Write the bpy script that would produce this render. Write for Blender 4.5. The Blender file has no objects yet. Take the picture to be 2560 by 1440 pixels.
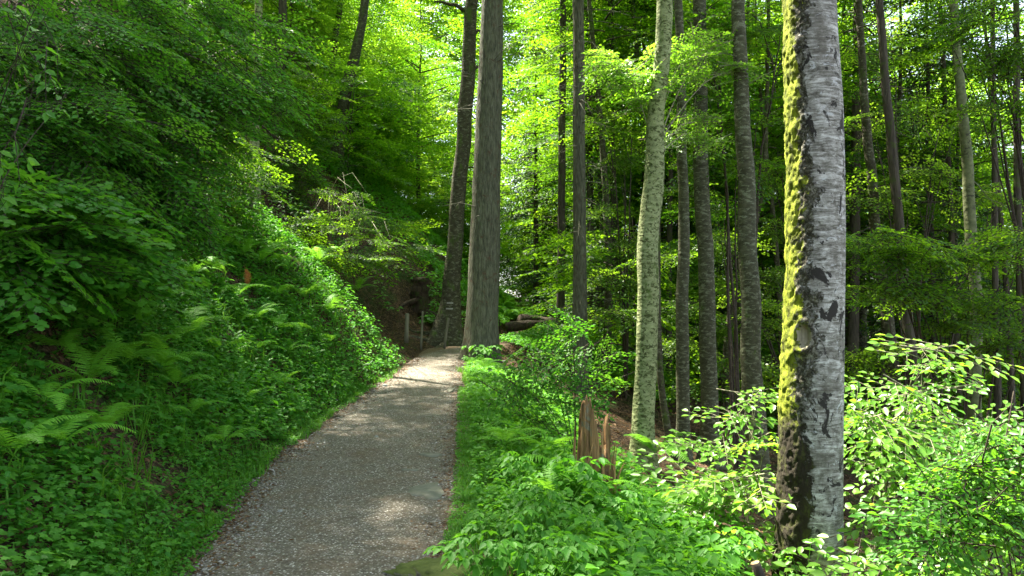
import bpy, math, random
import numpy as np
from mathutils import Vector

# ------------------------------------------------------------------ camera, sky, sun, exposure
sc = bpy.context.scene
COL = sc.collection
F = 1950.0                      # focal length in pixels of a 2560 wide frame
CAM = np.array([0.0, 0.0, 1.6])
PITCH = math.radians(2.0)
cam_d = bpy.data.cameras.new("camera")
cam_d.sensor_width = 36.0
cam_d.lens = 36.0 * F / 2560.0
cam_d.clip_start = 0.05
cam_d.clip_end = 2000.0
cam = bpy.data.objects.new("camera", cam_d)
cam.location = CAM
cam.rotation_euler = (math.radians(90) + PITCH, 0, 0)
COL.objects.link(cam)
sc.camera = cam

SUN = np.array([-0.36, 0.34, 0.87]); SUN /= np.linalg.norm(SUN)
world = bpy.data.worlds.new("World")
sc.world = world
world.use_nodes = True
wn = world.node_tree.nodes; wl = world.node_tree.links
wn.clear()
sky = wn.new("ShaderNodeTexSky")
sky.sky_type = 'NISHITA'
sky.sun_disc = False
sky.sun_elevation = math.asin(SUN[2])
sky.sun_rotation = math.atan2(SUN[0], SUN[1])
sky.dust_density = 1.5
bg = wn.new("ShaderNodeBackground"); bg.inputs[1].default_value = 0.09
wo = wn.new("ShaderNodeOutputWorld")
hs = wn.new('ShaderNodeHueSaturation'); hs.inputs['Saturation'].default_value = .62
wl.new(sky.outputs[0], hs.inputs['Color']); wl.new(hs.outputs[0], bg.inputs[0]); wl.new(bg.outputs[0], wo.inputs[0])

sun_d = bpy.data.lights.new("sun", 'SUN')
sun_d.energy = 5.0
sun_d.angle = math.radians(0.5)
sun_d.color = (1.0, 0.94, 0.82)
sun = bpy.data.objects.new("sun", sun_d)
sun.rotation_euler = Vector(SUN).to_track_quat('Z', 'Y').to_euler()
sun.location = tuple(SUN * 60)
COL.objects.link(sun)

sc.view_settings.view_transform = 'Standard'
sc.view_settings.look = 'None'
sc.view_settings.gamma = 1.0
sc.view_settings.use_curve_mapping = False
sc.view_settings.exposure = 2.85
cy = sc.cycles
cy.max_bounces = 7; cy.diffuse_bounces = 4; cy.glossy_bounces = 2
cy.transmission_bounces = 4; cy.transparent_max_bounces = 4
cy.caustics_reflective = False; cy.caustics_refractive = False

# ------------------------------------------------------------------ numbers
def rng_(s): return np.random.default_rng(s)
def norm(a): return a / np.maximum(np.linalg.norm(a, axis=-1, keepdims=True), 1e-9)
def sstep(a, b, x):
    t = np.clip((x - a) / (b - a), 0, 1); return t * t * (3 - 2 * t)
def vnoise(x, y, seed=0):
    xi = np.floor(x).astype(np.int64); yi = np.floor(y).astype(np.int64)
    fx = x - xi; fy = y - yi
    fx = fx * fx * (3 - 2 * fx); fy = fy * fy * (3 - 2 * fy)
    def h(a, b):
        n = (a * 374761393 + b * 668265263 + seed * 1442695041) & 0xFFFFFFFF
        n = ((n ^ (n >> 13)) * 1274126177) & 0xFFFFFFFF
        return ((n ^ (n >> 16)) & 0xFFFF) / 65535.0
    return (h(xi, yi) * (1 - fx) + h(xi + 1, yi) * fx) * (1 - fy) + (h(xi, yi + 1) * (1 - fx) + h(xi + 1, yi + 1) * fx) * fy
def fbm(x, y, s=0):
    return vnoise(x, y, s) * .55 + vnoise(x * 2.1, y * 2.1, s + 7) * .3 + vnoise(x * 4.3, y * 4.3, s + 13) * .15 - .5

# the path: y, left edge x, right edge x, height
_PT = np.array([
    (-12, -1.2, 0.7, -.15), (0, -1.6, -.05, 0), (3, -1.85, -.32, 0), (4.7, -2.05, -.27, 0), (6, -2.28, -.31, 0), (8, -2.62, -.40, .03),
    (11, -2.68, -.60, .126), (14, -2.55, -.78, .283), (16.5, -2.35, -1.02, .45), (18.3, -2.24, -1.1, .58), (20, -2.25, -.75, .70), (22, -1.7, -.1, .76),
    (24, -.95, .55, .78), (26, -.35, 1.0, .84), (29, .1, 1.2, .98), (34, .5, 1.6, 1.4), (42, .2, 1.3, 2.0), (60, -2, -1, 3.2), (170, -10, -9, 9)])
_yy = np.linspace(-12, 170, 1821)
def _sm(c):
    v = np.interp(_yy, _PT[:, 0], _PT[:, c]); k = np.hanning(23); k /= k.sum()
    return np.convolve(np.pad(v, 11, mode='edge'), k, 'valid')
_XL, _XR, _ZP = _sm(1), _sm(2), _sm(3)
def path_l(y): return np.interp(y, _yy, _XL)
def path_r(y): return np.interp(y, _yy, _XR)
def path_z(y): return np.interp(y, _yy, _ZP)
def height(x, y):
    x = np.asarray(x, float); y = np.asarray(y, float)
    ul = np.maximum(path_l(y) - x, 0); ur = np.maximum(x - path_r(y), 0)
    z = path_z(y)
    s = 1.04 - .12 * sstep(17, 30, y)
    up = s * (np.sqrt(ul * ul + .06) - .245)
    up = np.where(ul > 24, up - (ul - 24) * .55, up)
    dn = .40 * (np.sqrt(ur * ur + .25) - .5)
    dn = np.where(ur > 22, dn - (ur - 22) * .28, dn)
    z = z + up - dn
    m = sstep(.05, 1.6, ul) + sstep(.3, 2.5, ur)
    z = z + m * (.75 * fbm(x / 2.9, y / 2.9, 3) + .16 * fbm(x / .7, y / .7, 5))
    z = z + sstep(.1, 1.2, ul) * (.55 * np.exp(-((x + 3.9) / 1.5) ** 2 - ((y - 15.6) / 2.2) ** 2)
                                  - 1.5 * np.exp(-((x + 5.0) / 2.2) ** 2 - ((y - 21.5) / 2.6) ** 2))
    # a spur that carries the path on to the right
    z = z + .5 * np.exp(-((x - 2.2) / 1.3) ** 2 - ((y - 25.5) / 2.2) ** 2)
    z = z + .03 * fbm(x / .35, y / .35, 9)
    return z
def hz(x, y): return float(height(np.array([x]), np.array([y]))[0])

_cp, _sp = math.cos(PITCH), math.sin(PITCH)
def ray(px, py):
    return np.array([(px - 1280) / F, _cp - (720 - py) / F * _sp, _sp + (720 - py) / F * _cp])
def at(px, py, d):
    """the point seen at pixel (px, py) of the 2560x1440 photograph, d metres ahead"""
    r = ray(px, py); return CAM + r * (d / r[1])
def ground_at(px, py, d0=2.5, d1=90):
    ds = np.arange(d0, d1, .04); r = ray(px, py)
    p = CAM[None] + r[None] * (ds / r[1])[:, None]
    h = height(p[:, 0], p[:, 1]) - p[:, 2]
    i = np.argmax(h > 0)
    if h[i] <= 0: i = len(ds) - 1
    return np.array([p[i, 0], p[i, 1], hz(p[i, 0], p[i, 1])]), ds[i]

# ------------------------------------------------------------------ materials
def new_mat(name):
    m = bpy.data.materials.new(name); m.use_nodes = True
    nt = m.node_tree; nt.nodes.clear()
    return m, nt
class NB:
    def __init__(s, nt): s.nt = nt
    def n(s, t, **kw):
        nd = s.nt.nodes.new(t)
        for k, v in kw.items(): setattr(nd, k, v)
        return nd
    def l(s, a, b): s.nt.links.new(a, b)
    def val(s, inp, v):
        if hasattr(v, 'is_linked') or hasattr(v, 'links'): s.l(v, inp)
        else: inp.default_value = v
    def coord(s, scale=(1, 1, 1), kind='Object'):
        tc = s.n("ShaderNodeTexCoord"); mp = s.n("ShaderNodeMapping")
        s.l(tc.outputs[kind], mp.inputs[0]); mp.inputs['Scale'].default_value = scale
        return mp.outputs[0]
    def noise(s, vec, scale, detail=4, rough=.55, dist=0):
        t = s.n("ShaderNodeTexNoise"); s.l(vec, t.inputs['Vector'])
        t.inputs['Scale'].default_value = scale; t.inputs['Detail'].default_value = detail
        t.inputs['Roughness'].default_value = rough; t.inputs['Distortion'].default_value = dist
        return t.outputs['Fac']
    def voro(s, vec, scale, out='Distance', feature='F1'):
        t = s.n("ShaderNodeTexVoronoi", feature=feature); s.l(vec, t.inputs['Vector']); t.inputs['Scale'].default_value = scale
        return t.outputs[out]
    def ramp(s, fac, stops):
        r = s.n("ShaderNodeValToRGB"); s.l(fac, r.inputs[0])
        e = r.color_ramp.elements
        while len(e) < len(stops): e.new(.5)
        for el, (p, c) in zip(e, stops):
            el.position = p; el.color = (c, c, c, 1) if not hasattr(c, '__len__') else (*c, 1)
        return r.outputs[0]
    def mix(s, fac, a, b, mode='MIX'):
        m = s.n("ShaderNodeMix", data_type='RGBA', blend_type=mode)
        s.val(m.inputs['Factor'], fac)
        for inp, v in ((m.inputs['A'], a), (m.inputs['B'], b)):
            if hasattr(v, 'is_linked'): s.l(v, inp)
            else: inp.default_value = (*v, 1)
        return m.outputs['Result']
    def math(s, op, a, b=0.0):
        m = s.n("ShaderNodeMath", operation=op); s.val(m.inputs[0], a); s.val(m.inputs[1], b); return m.outputs[0]
    def out(s, sh):
        o = s.n("ShaderNodeOutputMaterial"); s.l(sh, o.inputs[0])
    def princ(s, color, rough=.8, spec=.3, bump=None, bstr=.5, bdist=.02):
        p = s.n("ShaderNodeBsdfPrincipled")
        if hasattr(color, 'is_linked'): s.l(color, p.inputs['Base Color'])
        else: p.inputs['Base Color'].default_value = (*color, 1)
        s.val(p.inputs['Roughness'], rough)
        p.inputs['Specular IOR Level'].default_value = spec
        if bump is not None:
            b = s.n("ShaderNodeBump"); b.inputs['Strength'].default_value = bstr; b.inputs['Distance'].default_value = bdist
            s.l(bump, b.inputs['Height']); s.l(b.outputs[0], p.inputs['Normal'])
        return p.outputs[0]

def leaf_mat(name, ca, cb, ta, tb, thr=.45, rough=.42, spec=.45):
    m, nt = new_mat(name); b = NB(nt)
    a = b.n("ShaderNodeAttribute", attribute_name="tint")
    oi = b.n("ShaderNodeObjectInfo")
    t = b.math('ADD', b.math('MULTIPLY', a.outputs['Fac'], .75), b.math('MULTIPLY', oi.outputs['Random'], .25))
    c = b.mix(t, ca, cb); tc = b.mix(t, ta, tb)
    p = b.princ(c, rough, spec)
    tr = b.n("ShaderNodeBsdfTranslucent"); b.l(tc, tr.inputs[0])
    mx = b.n("ShaderNodeMixShader"); mx.inputs[0].default_value = thr
    b.l(p, mx.inputs[1]); b.l(tr.outputs[0], mx.inputs[2]); b.out(mx.outputs[0])
    return m
M = {}
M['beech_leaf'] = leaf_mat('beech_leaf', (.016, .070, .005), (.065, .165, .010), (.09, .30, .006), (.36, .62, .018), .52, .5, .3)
M['bright_leaf'] = leaf_mat('bright_leaf', (.060, .180, .010), (.17, .34, .035), (.17, .46, .010), (.44, .72, .05), .46, .40, .5)  # leaf colour raised to carry the brightness of sunlit leaves
M['lit_leaf'] = leaf_mat('lit_leaf', (.045, .120, .008), (.110, .210, .02), (.17, .40, .010), (.42, .66, .03), .52, .45, .35)  # lighter copy of the beech leaf, sunlight put into its colour
M['shrub_leaf'] = leaf_mat('shrub_leaf', (.030, .145, .012), (.100, .265, .020), (.09, .36, .012), (.28, .58, .03), .48, .45, .35)
M['herb_leaf'] = leaf_mat('herb_leaf', (.022, .130, .012), (.105, .290, .022), (.06, .30, .012), (.22, .52, .02), .4, .55, .25)
M['fern_leaf'] = leaf_mat('fern_leaf', (.085, .27, .016), (.165, .41, .030), (.18, .48, .02), (.32, .64, .04), .42, .5, .25)
M['grass'] = leaf_mat('grass', (.05, .19, .014), (.12, .29, .02), (.10, .32, .02), (.22, .46, .03), .35, .5, .3)
M['needle'] = leaf_mat('needle', (.014, .046, .012), (.034, .085, .018), (.02, .07, .01), (.06, .14, .015), .2, .55, .3)
M['dry_leaf'] = leaf_mat('dry_leaf', (.060, .030, .014), (.22, .135, .07), (.10, .05, .02), (.3, .16, .07), .25, .7, .2)
M['dead_frond'] = leaf_mat('dead_frond', (.26, .09, .02), (.36, .14, .03), (.3, .1, .02), (.4, .15, .03), .3, .7, .2)

def bark(name, dark, light, vs=(1, 1, .18), scale=14, patch=None, patch_amt=.5, patch_scale=3.0, bs=.6, moss=0.0, patch_z=1.0):
    m, nt = new_mat(name); b = NB(nt)
    v = b.coord(vs)
    n1 = b.noise(v, scale, 6, .65, .3); n2 = b.voro(v, scale * 1.6)
    h = b.math('ADD', n1, b.math('MULTIPLY', n2, .5))
    c = b.mix(b.ramp(n1, [(.30, 0), (.68, 1)]), dark, light)
    if patch is not None:
        v2 = b.coord((1, 1, patch_z)); f = b.ramp(b.noise(v2, patch_scale, 6, .72, .5), [(.62 - patch_amt * .25, 0), (.68 - patch_amt * .25, 1)])
        c = b.mix(f, c, patch)
    if moss:
        v3 = b.coord((1, 1, .5)); f = b.ramp(b.noise(v3, 4, 6, .7), [(.66 - moss * .3, 0), (.76 - moss * .3, 1)])
        c = b.mix(f, c, (.06, .10, .015))
    b.out(b.princ(c, .85, .2, h, bs, .03)); return m
M['spruce_bark'] = bark('spruce_bark', (.034, .034, .022), (.155, .155, .102), (1, 1, .20), 24, (.085, .058, .034), .16, 5, 1.0)
M['dark_bark'] = bark('dark_bark', (.030, .025, .017), (.085, .072, .05), (1, 1, .2), 16, (.055, .07, .02), .3, 2.5, .7)
M['mottled_bark'] = bark('mottled_bark', (.030, .030, .015), (.085, .085, .047), (1, 1, 2.2), 7, (.15, .16, .10), .38, 9, .4, .12, 2.4)
M['mossy_bark'] = bark('mossy_bark', (.026, .025, .013), (.075, .07, .036), (1, 1, 1.6), 8, (.14, .14, .09), .32, 9, .5, .35, 2)
M['pale_bark'] = bark('pale_bark', (.11, .14, .05), (.31, .34, .165), (1, 1, 2.5), 7, (.055, .065, .02), .44, 15, .45, .25, 1.4)
M['green_bark'] = bark('green_bark', (.07, .085, .036), (.17, .185, .085), (1, 1, 1.2), 8, (.05, .05, .03), .25, 6, .4, .2, 1.5)
M['twig'] = bark('twig', (.030, .024, .015), (.075, .06, .04), (1, 1, 1), 20)
M['pale_twig'] = bark('pale_twig', (.16, .15, .09), (.30, .28, .19), (1, 1, 1), 20)
M['old_wood'] = bark('old_wood', (.05, .028, .012), (.43, .26, .115), (1, 1, .06), 26, (.20, .18, .12), .25, 5, 1.0)
M['dark_wood'] = bark('dark_wood', (.018, .013, .008), (.07, .05, .03), (1, 1, .4), 12, (.04, .06, .012), .35, 4, 1.0)
M['post_wood'] = bark('post_wood', (.085, .08, .05), (.21, .20, .135), (1, 1, .08), 30)
M['cut_wood'] = bark('cut_wood', (.42, .28, .13), (.62, .46, .26), (1, 1, 1), 18)
M['knot_wood'] = bark('knot_wood', (.22, .20, .13), (.46, .42, .28), (1, 1, .12), 30)
def flat_mat(name, c, rough=.7):
    m, nt = new_mat(name); b = NB(nt); v = b.coord()
    n = b.noise(v, 25, 4); b.out(b.princ(b.mix(n, tuple(x * .7 for x in c), tuple(min(1, x * 1.25) for x in c)), rough, .2)); return m
M['white_paint'] = flat_mat('white_paint', (.30, .29, .25)); M['red_paint'] = flat_mat('red_paint', (.35, .05, .03))

def moss_trunk_mat():
    """old beech: moss on one side, crusty dark seam, pale grey streaked bark on the other"""
    m, nt = new_mat('hero_bark'); b = NB(nt)
    tc = b.n("ShaderNodeTexCoord"); sx = b.n("ShaderNodeSeparateXYZ"); b.l(tc.outputs['Object'], sx.inputs[0])
    at_ = b.n("ShaderNodeAttribute", attribute_name="side")          # -1 mossy side .. +1 bare side
    v = b.coord((1, 1, 1)); vh = b.coord((1.4, 1.4, 9)); vz = b.coord((1, 1, .45))
    # grey bark with fine horizontal streaks
    s1 = b.math('ADD', b.math('MULTIPLY', b.noise(vh, 4.2, 8, .78, .9), .65), b.math('MULTIPLY', b.noise(v, 13, 7, .75, .5), .35))
    grey = b.ramp(s1, [(.38, (.050, .045, .034)), (.46, (.15, .142, .115)), (.52, (.31, .30, .26)), (.59, (.56, .55, .50))])
    big = b.noise(b.coord((1, 1, .7)), 3.6, 6, .66, .4)
    grey = b.mix(b.ramp(big, [(.47, 0), (.60, .6)]), grey, (.115, .105, .080))
    grey = b.mix(b.ramp(b.noise(b.coord((1, 1, 1.6)), 7.5, 6, .7, .6), [(.60, 0), (.64, .75)]), grey, (.52, .53, .52))
    blot = b.ramp(b.noise(b.coord((1, 1, .8)), 5.6, 6, .68, .7), [(.565, 0), (.59, 1)])
    grey = b.mix(blot, grey, (.030, .027, .022))
    # moss
    mn = b.noise(vz, 16, 7, .7, .3)
    moss = b.ramp(mn, [(.33, (.035, .038, .006)), (.47, (.15, .18, .013)), (.62, (.35, .41, .030))])
    low = b.ramp(sx.outputs[2], [(.0, 0), (1, 1)])
    crust = b.ramp(b.noise(v, 22, 6, .8, .4), [(.34, (.010, .009, .006)), (.50, (.06, .055, .030)), (.62, (.28, .27, .21))])
    edge = b.math('ADD', at_.outputs['Fac'], b.math('ADD', b.math('MULTIPLY', b.math('SUBTRACT', b.noise(vz, 2.6, 4, .6, .3), .5), 1.5), b.math('MULTIPLY', b.math('SUBTRACT', b.noise(v, 10, 8, .78, .6), .5), 1.9)))
    f_crust = b.ramp(b.math('ADD', b.math('MULTIPLY', edge, .5), .5), [(.42, 0), (.46, 1)])
    f_grey = b.ramp(b.math('ADD', b.math('MULTIPLY', edge, .5), .5), [(.60, 0), (.64, 1)])
    c = b.mix(f_crust, moss, crust); c = b.mix(f_grey, c, grey)
    # wet dark foot on the mossy side
    zf = b.math('ADD', sx.outputs[2], b.math('MULTIPLY', b.noise(v, 6, 5, .7), .5))
    foot = b.math('SUBTRACT', 1.0, b.ramp(b.math('MULTIPLY', zf, .4), [(.74, 0), (.80, 1)]))
    foot = b.math('MULTIPLY', foot, b.math('SUBTRACT', 1.0, f_grey))
    fcol = b.mix(b.ramp(b.noise(vz, 14, 6, .7), [(.5, 0), (.72, 1)]), (.030, .024, .014), (.085, .10, .014))
    c = b.mix(foot, c, fcol)
    h = b.math('ADD', b.math('MULTIPLY', s1, .25), b.math('MULTIPLY', b.math('MULTIPLY', mn, b.math('SUBTRACT', 1.0, f_grey)), 1.6))
    b.out(b.princ(c, .85, .22, h, .9, .03)); return m
M['hero_bark'] = moss_trunk_mat()

def ground_mat():
    m, nt = new_mat('forest_soil'); b = NB(nt); v = b.coord((1, 1, 1))
    n1 = b.noise(v, 1.2, 6, .6); n2 = b.noise(v, 9, 6, .7); cr = b.voro(v, 26, 'Color')
    sep = b.n("ShaderNodeSeparateColor"); b.l(cr, sep.inputs[0])
    c = b.mix(b.ramp(n2, [(.35, 0), (.7, 1)]), (.020, .014, .008), (.060, .040, .022))
    c = b.mix(b.math('MULTIPLY', b.ramp(sep.outputs[0], [(.62, 0), (.66, 1)]), .75), c, (.12, .075, .04))
    c = b.mix(b.math('MULTIPLY', b.ramp(n1, [(.52, 0), (.66, 1)]), .7), c, (.030, .062, .012))
    hgt = b.math('ADD', n2, b.math('MULTIPLY', b.voro(v, 26), .6))
    b.out(b.princ(c, .95, .12, hgt, .9, .05)); return m
M['soil'] = ground_mat()
def path_mat():
    m, nt = new_mat('gravel_path'); b = NB(nt); v = b.coord((1, 1, 1))
    n1 = b.noise(v, 1.1, 5, .6); n2 = b.noise(v, 34, 5, .75); vo = b.voro(v, 62, 'Color'); vd = b.voro(v, 62)
    sep = b.n("ShaderNodeSeparateColor"); b.l(vo, sep.inputs[0])
    c = b.mix(b.ramp(n2, [(.3, 0), (.7, 1)]), (.062, .050, .034), (.195, .168, .124))
    st = b.ramp(sep.outputs[1], [(.1, (.10, .088, .066)), (.6, (.30, .275, .23)), (.95, (.54, .51, .45))])
    c = b.mix(b.math('MULTIPLY', b.ramp(sep.outputs[0], [(.35, 0), (.5, 1)]), b.ramp(vd, [(.35, 1), (.6, 0)])), c, st)
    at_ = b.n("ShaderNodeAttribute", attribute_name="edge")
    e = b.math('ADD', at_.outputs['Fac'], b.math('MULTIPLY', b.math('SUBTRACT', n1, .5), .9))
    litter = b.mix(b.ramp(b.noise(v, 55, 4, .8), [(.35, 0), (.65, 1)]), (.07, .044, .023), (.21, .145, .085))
    c = b.mix(b.math('MULTIPLY', b.ramp(e, [(.72, 0), (1.05, 1)]), .85), c, litter)  # litter along the margins; on the far stretch this tone paints in shade
    c = b.mix(b.math('MULTIPLY', b.ramp(b.noise(v, 2.3, 7, .72, .4), [(.48, 0), (.66, 1)]), .55), c, litter)
    hgt = b.math('SUBTRACT', n2, vd)
    b.out(b.princ(c, .92, .2, hgt, .7, .02)); return m
M['gravel'] = path_mat()
def stone_mat(name, a, c_, moss=0, sc_=6):
    m, nt = new_mat(name); b = NB(nt); v = b.coord()
    n = b.noise(v, sc_, 7, .7, .2); c = b.mix(b.ramp(n, [(.3, 0), (.7, 1)]), a, c_)
    if moss:
        g = b.n("ShaderNodeNewGeometry"); s = b.n("ShaderNodeSeparateXYZ"); b.l(g.outputs['Normal'], s.inputs[0])
        f = b.math('ADD', b.math('MULTIPLY', s.outputs[2], .55), b.math('MULTIPLY', b.noise(v, 4, 5, .7), .9))
        mc = b.mix(b.noise(v, 40, 4, .7), (.025, .045, .006), (.085, .105, .016))
        c = b.mix(b.ramp(f, [(.9 - moss * .4, 0), (1.0 - moss * .4, 1)]), c, mc)
    b.out(b.princ(c, .85, .3, b.noise(v, 18, 6, .7), .5, .02)); return m
M['stone'] = stone_mat('stone', (.16, .165, .145), (.34, .345, .30))
M['slab'] = stone_mat('slab', (.105, .105, .075), (.185, .18, .135), 0, 9)
M['mossy_stone'] = stone_mat('mossy_stone', (.05, .047, .034), (.22, .21, .165), .55)
def pebble_mat():
    m, nt = new_mat('pebble'); b = NB(nt); a = b.n("ShaderNodeAttribute", attribute_name="tint")
    c = b.ramp(a.outputs['Fac'], [(0, (.06, .05, .036)), (.5, (.19, .17, .135)), (.85, (.34, .32, .275)), (1, (.55, .53, .48))])
    b.out(b.princ(c, .8, .35)); return m
M['pebble'] = pebble_mat()

# ------------------------------------------------------------------ mesh helpers
class MB:
    def __init__(s): s.v = []; s.f = {}; s.n = 0
    def add(s, verts, faces, tint=None):
        verts = np.asarray(verts, np.float32).reshape(-1, 3)
        faces = np.asarray(faces, np.int64)
        t = np.full(len(faces), .5, np.float32) if tint is None else np.asarray(tint, np.float32)
        s.f.setdefault(faces.shape[1], []).append((faces + s.n, t))
        s.v.append(verts); s.n += len(verts)
    def mesh(s, name, mat, smooth=False, attrs=None):
        me = bpy.data.meshes.new(name)
        if s.n == 0: return me
        V = np.concatenate(s.v).astype(np.float32)
        loops = []; starts = []; tints = []; off = 0
        for k, lst in s.f.items():
            fa = np.concatenate([a for a, _ in lst]); ta = np.concatenate([t for _, t in lst])
            loops.append(fa.reshape(-1)); starts.append(off + np.arange(len(fa)) * k); tints.append(ta); off += fa.size
        L = np.concatenate(loops).astype(np.int32); S = np.concatenate(starts).astype(np.int32); T = np.concatenate(tints)
        me.vertices.add(len(V)); me.vertices.foreach_set('co', V.reshape(-1))
        me.loops.add(len(L)); me.loops.foreach_set('vertex_index', L)
        me.polygons.add(len(S)); me.polygons.foreach_set('loop_start', S)
        me.update(calc_edges=True)
        at_ = me.attributes.new('tint', 'FLOAT', 'FACE'); at_.data.foreach_set('value', T.astype(np.float32))
        for nm, arr in (attrs or {}).items():
            q = me.attributes.new(nm, 'FLOAT', 'POINT'); q.data.foreach_set('value', np.asarray(arr, np.float32))
        if smooth: me.polygons.foreach_set('use_smooth', np.ones(len(S), bool))
        me.materials.append(mat)
        return me
    def obj(s, name, mat, parent=None, smooth=False, attrs=None, loc=None):
        o = bpy.data.objects.new(name, s.mesh(name, mat, smooth, attrs)); COL.objects.link(o)
        if parent is not None: o.parent = parent
        if loc is not None: o.location = tuple(loc)
        return o
def tag(o, label=None, cat=None, group=None, kind=None):
    if label: o['label'] = label
    if cat: o['category'] = cat
    if group: o['group'] = group
    if kind: o['kind'] = kind
    return o
def thing(name, label, cat, loc, group=None, rz=0.0):
    o = bpy.data.objects.new(name, None); COL.objects.link(o)
    o.empty_display_size = .2
    o.location = tuple(float(c) for c in loc); o.rotation_euler = (0, 0, rz)
    return tag(o, label, cat, group)
def dup(root, loc, rz=0., s=1., label=None, group=None):
    r = root.copy(); COL.objects.link(r); r.location = tuple(float(c) for c in loc); r.rotation_euler = (0, 0, rz); r.scale = (s, s, s)
    if label: r['label'] = label
    if group: r['group'] = group
    for ch in list(root.children):
        c = ch.copy(); COL.objects.link(c); c.parent = r
    return r

def tube(mb, P, R, seg=8, rough=0.0, rs=None, tint=.5, cap=True):
    P = np.asarray(P, float); R = np.asarray(R, float); n = len(P)
    T = np.gradient(P, axis=0); T = norm(T)
    ref = np.array([1., 0, 0]) if abs(T[0, 0]) < .8 else np.array([0, 1., 0])
    U = norm(ref[None] - T * (T @ ref)[:, None]); W = np.cross(T, U)
    a = np.arange(seg) / seg * 2 * math.pi
    rad = R[:, None] * np.ones((1, seg))
    if rough and rs is not None:
        rad = rad * (1 + rough * (rs.random((n, seg)) - .5) * 2)
    V = P[:, None] + rad[..., None] * (np.cos(a)[None, :, None] * U[:, None] + np.sin(a)[None, :, None] * W[:, None])
    i = np.arange(n - 1)[:, None] * seg; j = np.arange(seg)[None]; j2 = (j + 1) % seg
    Fq = np.stack([i + j, i + j2, i + seg + j2, i + seg + j], -1).reshape(-1, 4)
    mb.add(V.reshape(-1, 3), Fq, np.full(len(Fq), tint))
    if cap:
        b = mb.n - n * seg + (n - 1) * seg
        mb.f.setdefault(seg, []).append((np.array([[b + k for k in range(seg)]]), np.array([tint], np.float32)))
        mb.f.setdefault(seg, []).append((np.array([[mb.n - n * seg + k for k in range(seg)][::-1]]), np.array([tint], np.float32)))
def resample(P, n):
    P = np.asarray(P, float); t = np.r_[0, np.cumsum(np.linalg.norm(np.diff(P[:, :3], axis=0), axis=1))]
    s = np.linspace(0, t[-1], n)
    return np.stack([np.interp(s, t, P[:, k]) for k in range(P.shape[1])], 1)
def smooth_line(P, n, w=None):
    Q = resample(P, n); w = w or max(3, n // 6) | 1
    k = np.hanning(w + 2)[1:-1]; k /= k.sum(); h = w // 2
    out = Q.copy()
    for c in range(Q.shape[1]):
        pad = np.r_[2 * Q[0, c] - Q[h:0:-1, c], Q[:, c], 2 * Q[-1, c] - Q[-2:-h - 2:-1, c]]
        out[:, c] = np.convolve(pad, k, 'valid')
    return out

# leaf shapes: verts in (along, across, up), faces
LEAF = {
    'rhomb': (np.array([(0, 0, 0), (.45, .30, .07), (1, 0, -.08), (.45, -.30, .07)]), np.array([[0, 3, 2, 1]])),
    'oval': (np.array([(0, 0, 0), (.2, .22, .05), (.58, .27, .05), (1, 0, -.14), (.58, -.27, .05), (.2, -.22, .05)]), np.array([[0, 3, 2, 1], [0, 5, 4, 3]])),
    'round': (np.array([(0, 0, 0), (.18, .36, .05), (.62, .40, .06), (1, 0, -.12), (.62, -.40, .06), (.18, -.36, .05)]), np.array([[0, 3, 2, 1], [0, 5, 4, 3]])),
}
_lo = [(0, 0), (.02, .22), (-.06, .46), (.22, .34), (.40, .60), (.52, .26), (.78, .30), (1.0, 0), (.78, -.30), (.52, -.26), (.40, -.60), (.22, -.34), (-.06, -.46), (.02, -.22)]
_lv = np.array([(.35, 0, 0)] + [(a, b, .06 - .22 * max(0, a - .5) - .12 * abs(b)) for a, b in _lo])
LEAF['lobed'] = (_lv, np.array([[0, k + 1, (k + 1) % len(_lo) + 1] for k in range(len(_lo))]))
LEAF['blade'] = (np.array([(0, .035, 0), (0, -.035, 0), (.55, -.028, .0), (.55, .028, .0), (1, 0, -.16)]), None)

def add_leaves(mb, P, D, N, S, shape, tint):
    tv, tf = LEAF[shape]
    D = norm(D); B = norm(np.cross(N, D)); N = np.cross(D, B)
    S = np.asarray(S, float)
    V = P[:, None] + S[:, None, None] * (tv[None, :, 0:1] * D[:, None] + tv[None, :, 1:2] * B[:, None] + tv[None, :, 2:3] * N[:, None])
    m = len(P); k = len(tv)
    Fc = (tf[None] + (np.arange(m) * k)[:, None, None]).reshape(-1, tf.shape[1])
    mb.add(V.reshape(-1, 3), Fc, np.repeat(tint, len(tf)))

def make_spray(rs, L=1.1, leaf=.09, nside=9, spacing=.7, droop=.18, tiltj=.35):
    P = []; D = []; S = []; segs = []
    def bend(x, y): return np.array([x, y, -droop * (x * x + y * y) / L])
    def run(a, ang, ln, first):
        d2 = np.array([math.cos(ang), math.sin(ang)]); t = first; k = rs.integers(0, 2)
        while t < ln:
            p = a + d2 * t; sgn = 1 if k % 2 else -1; k += 1
            la = ang + sgn * rs.uniform(.65, 1.1)
            P.append(bend(*p)); D.append((math.cos(la), math.sin(la), rs.normal(-.12, .15))); S.append(leaf * rs.uniform(.7, 1.15))
            t += leaf * spacing * rs.uniform(.7, 1.3)
        p = a + d2 * ln; P.append(bend(*p)); D.append((d2[0], d2[1], -.1)); S.append(leaf)
        segs.append((bend(*a), bend(*(a + d2 * ln * .5)), bend(*(a + d2 * ln))))
    run(np.zeros(2), 0.0, L, L * .3)
    for i in range(nside):
        t = (.12 + .8 * (i + .5) / nside); sgn = 1 if i % 2 else -1
        ln = L * (.48 * (1 - t) + .12) * rs.uniform(.75, 1.25)
        run(np.array([t * L, 0.]), sgn * rs.uniform(.6, .95), ln, leaf * .5)
    P = np.array(P); D = np.array(D); n = len(P)
    N = np.stack([rs.normal(0, tiltj, n), rs.normal(0, tiltj, n), np.ones(n)], 1)
    return P, D, norm(N), np.array(S), segs
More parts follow.
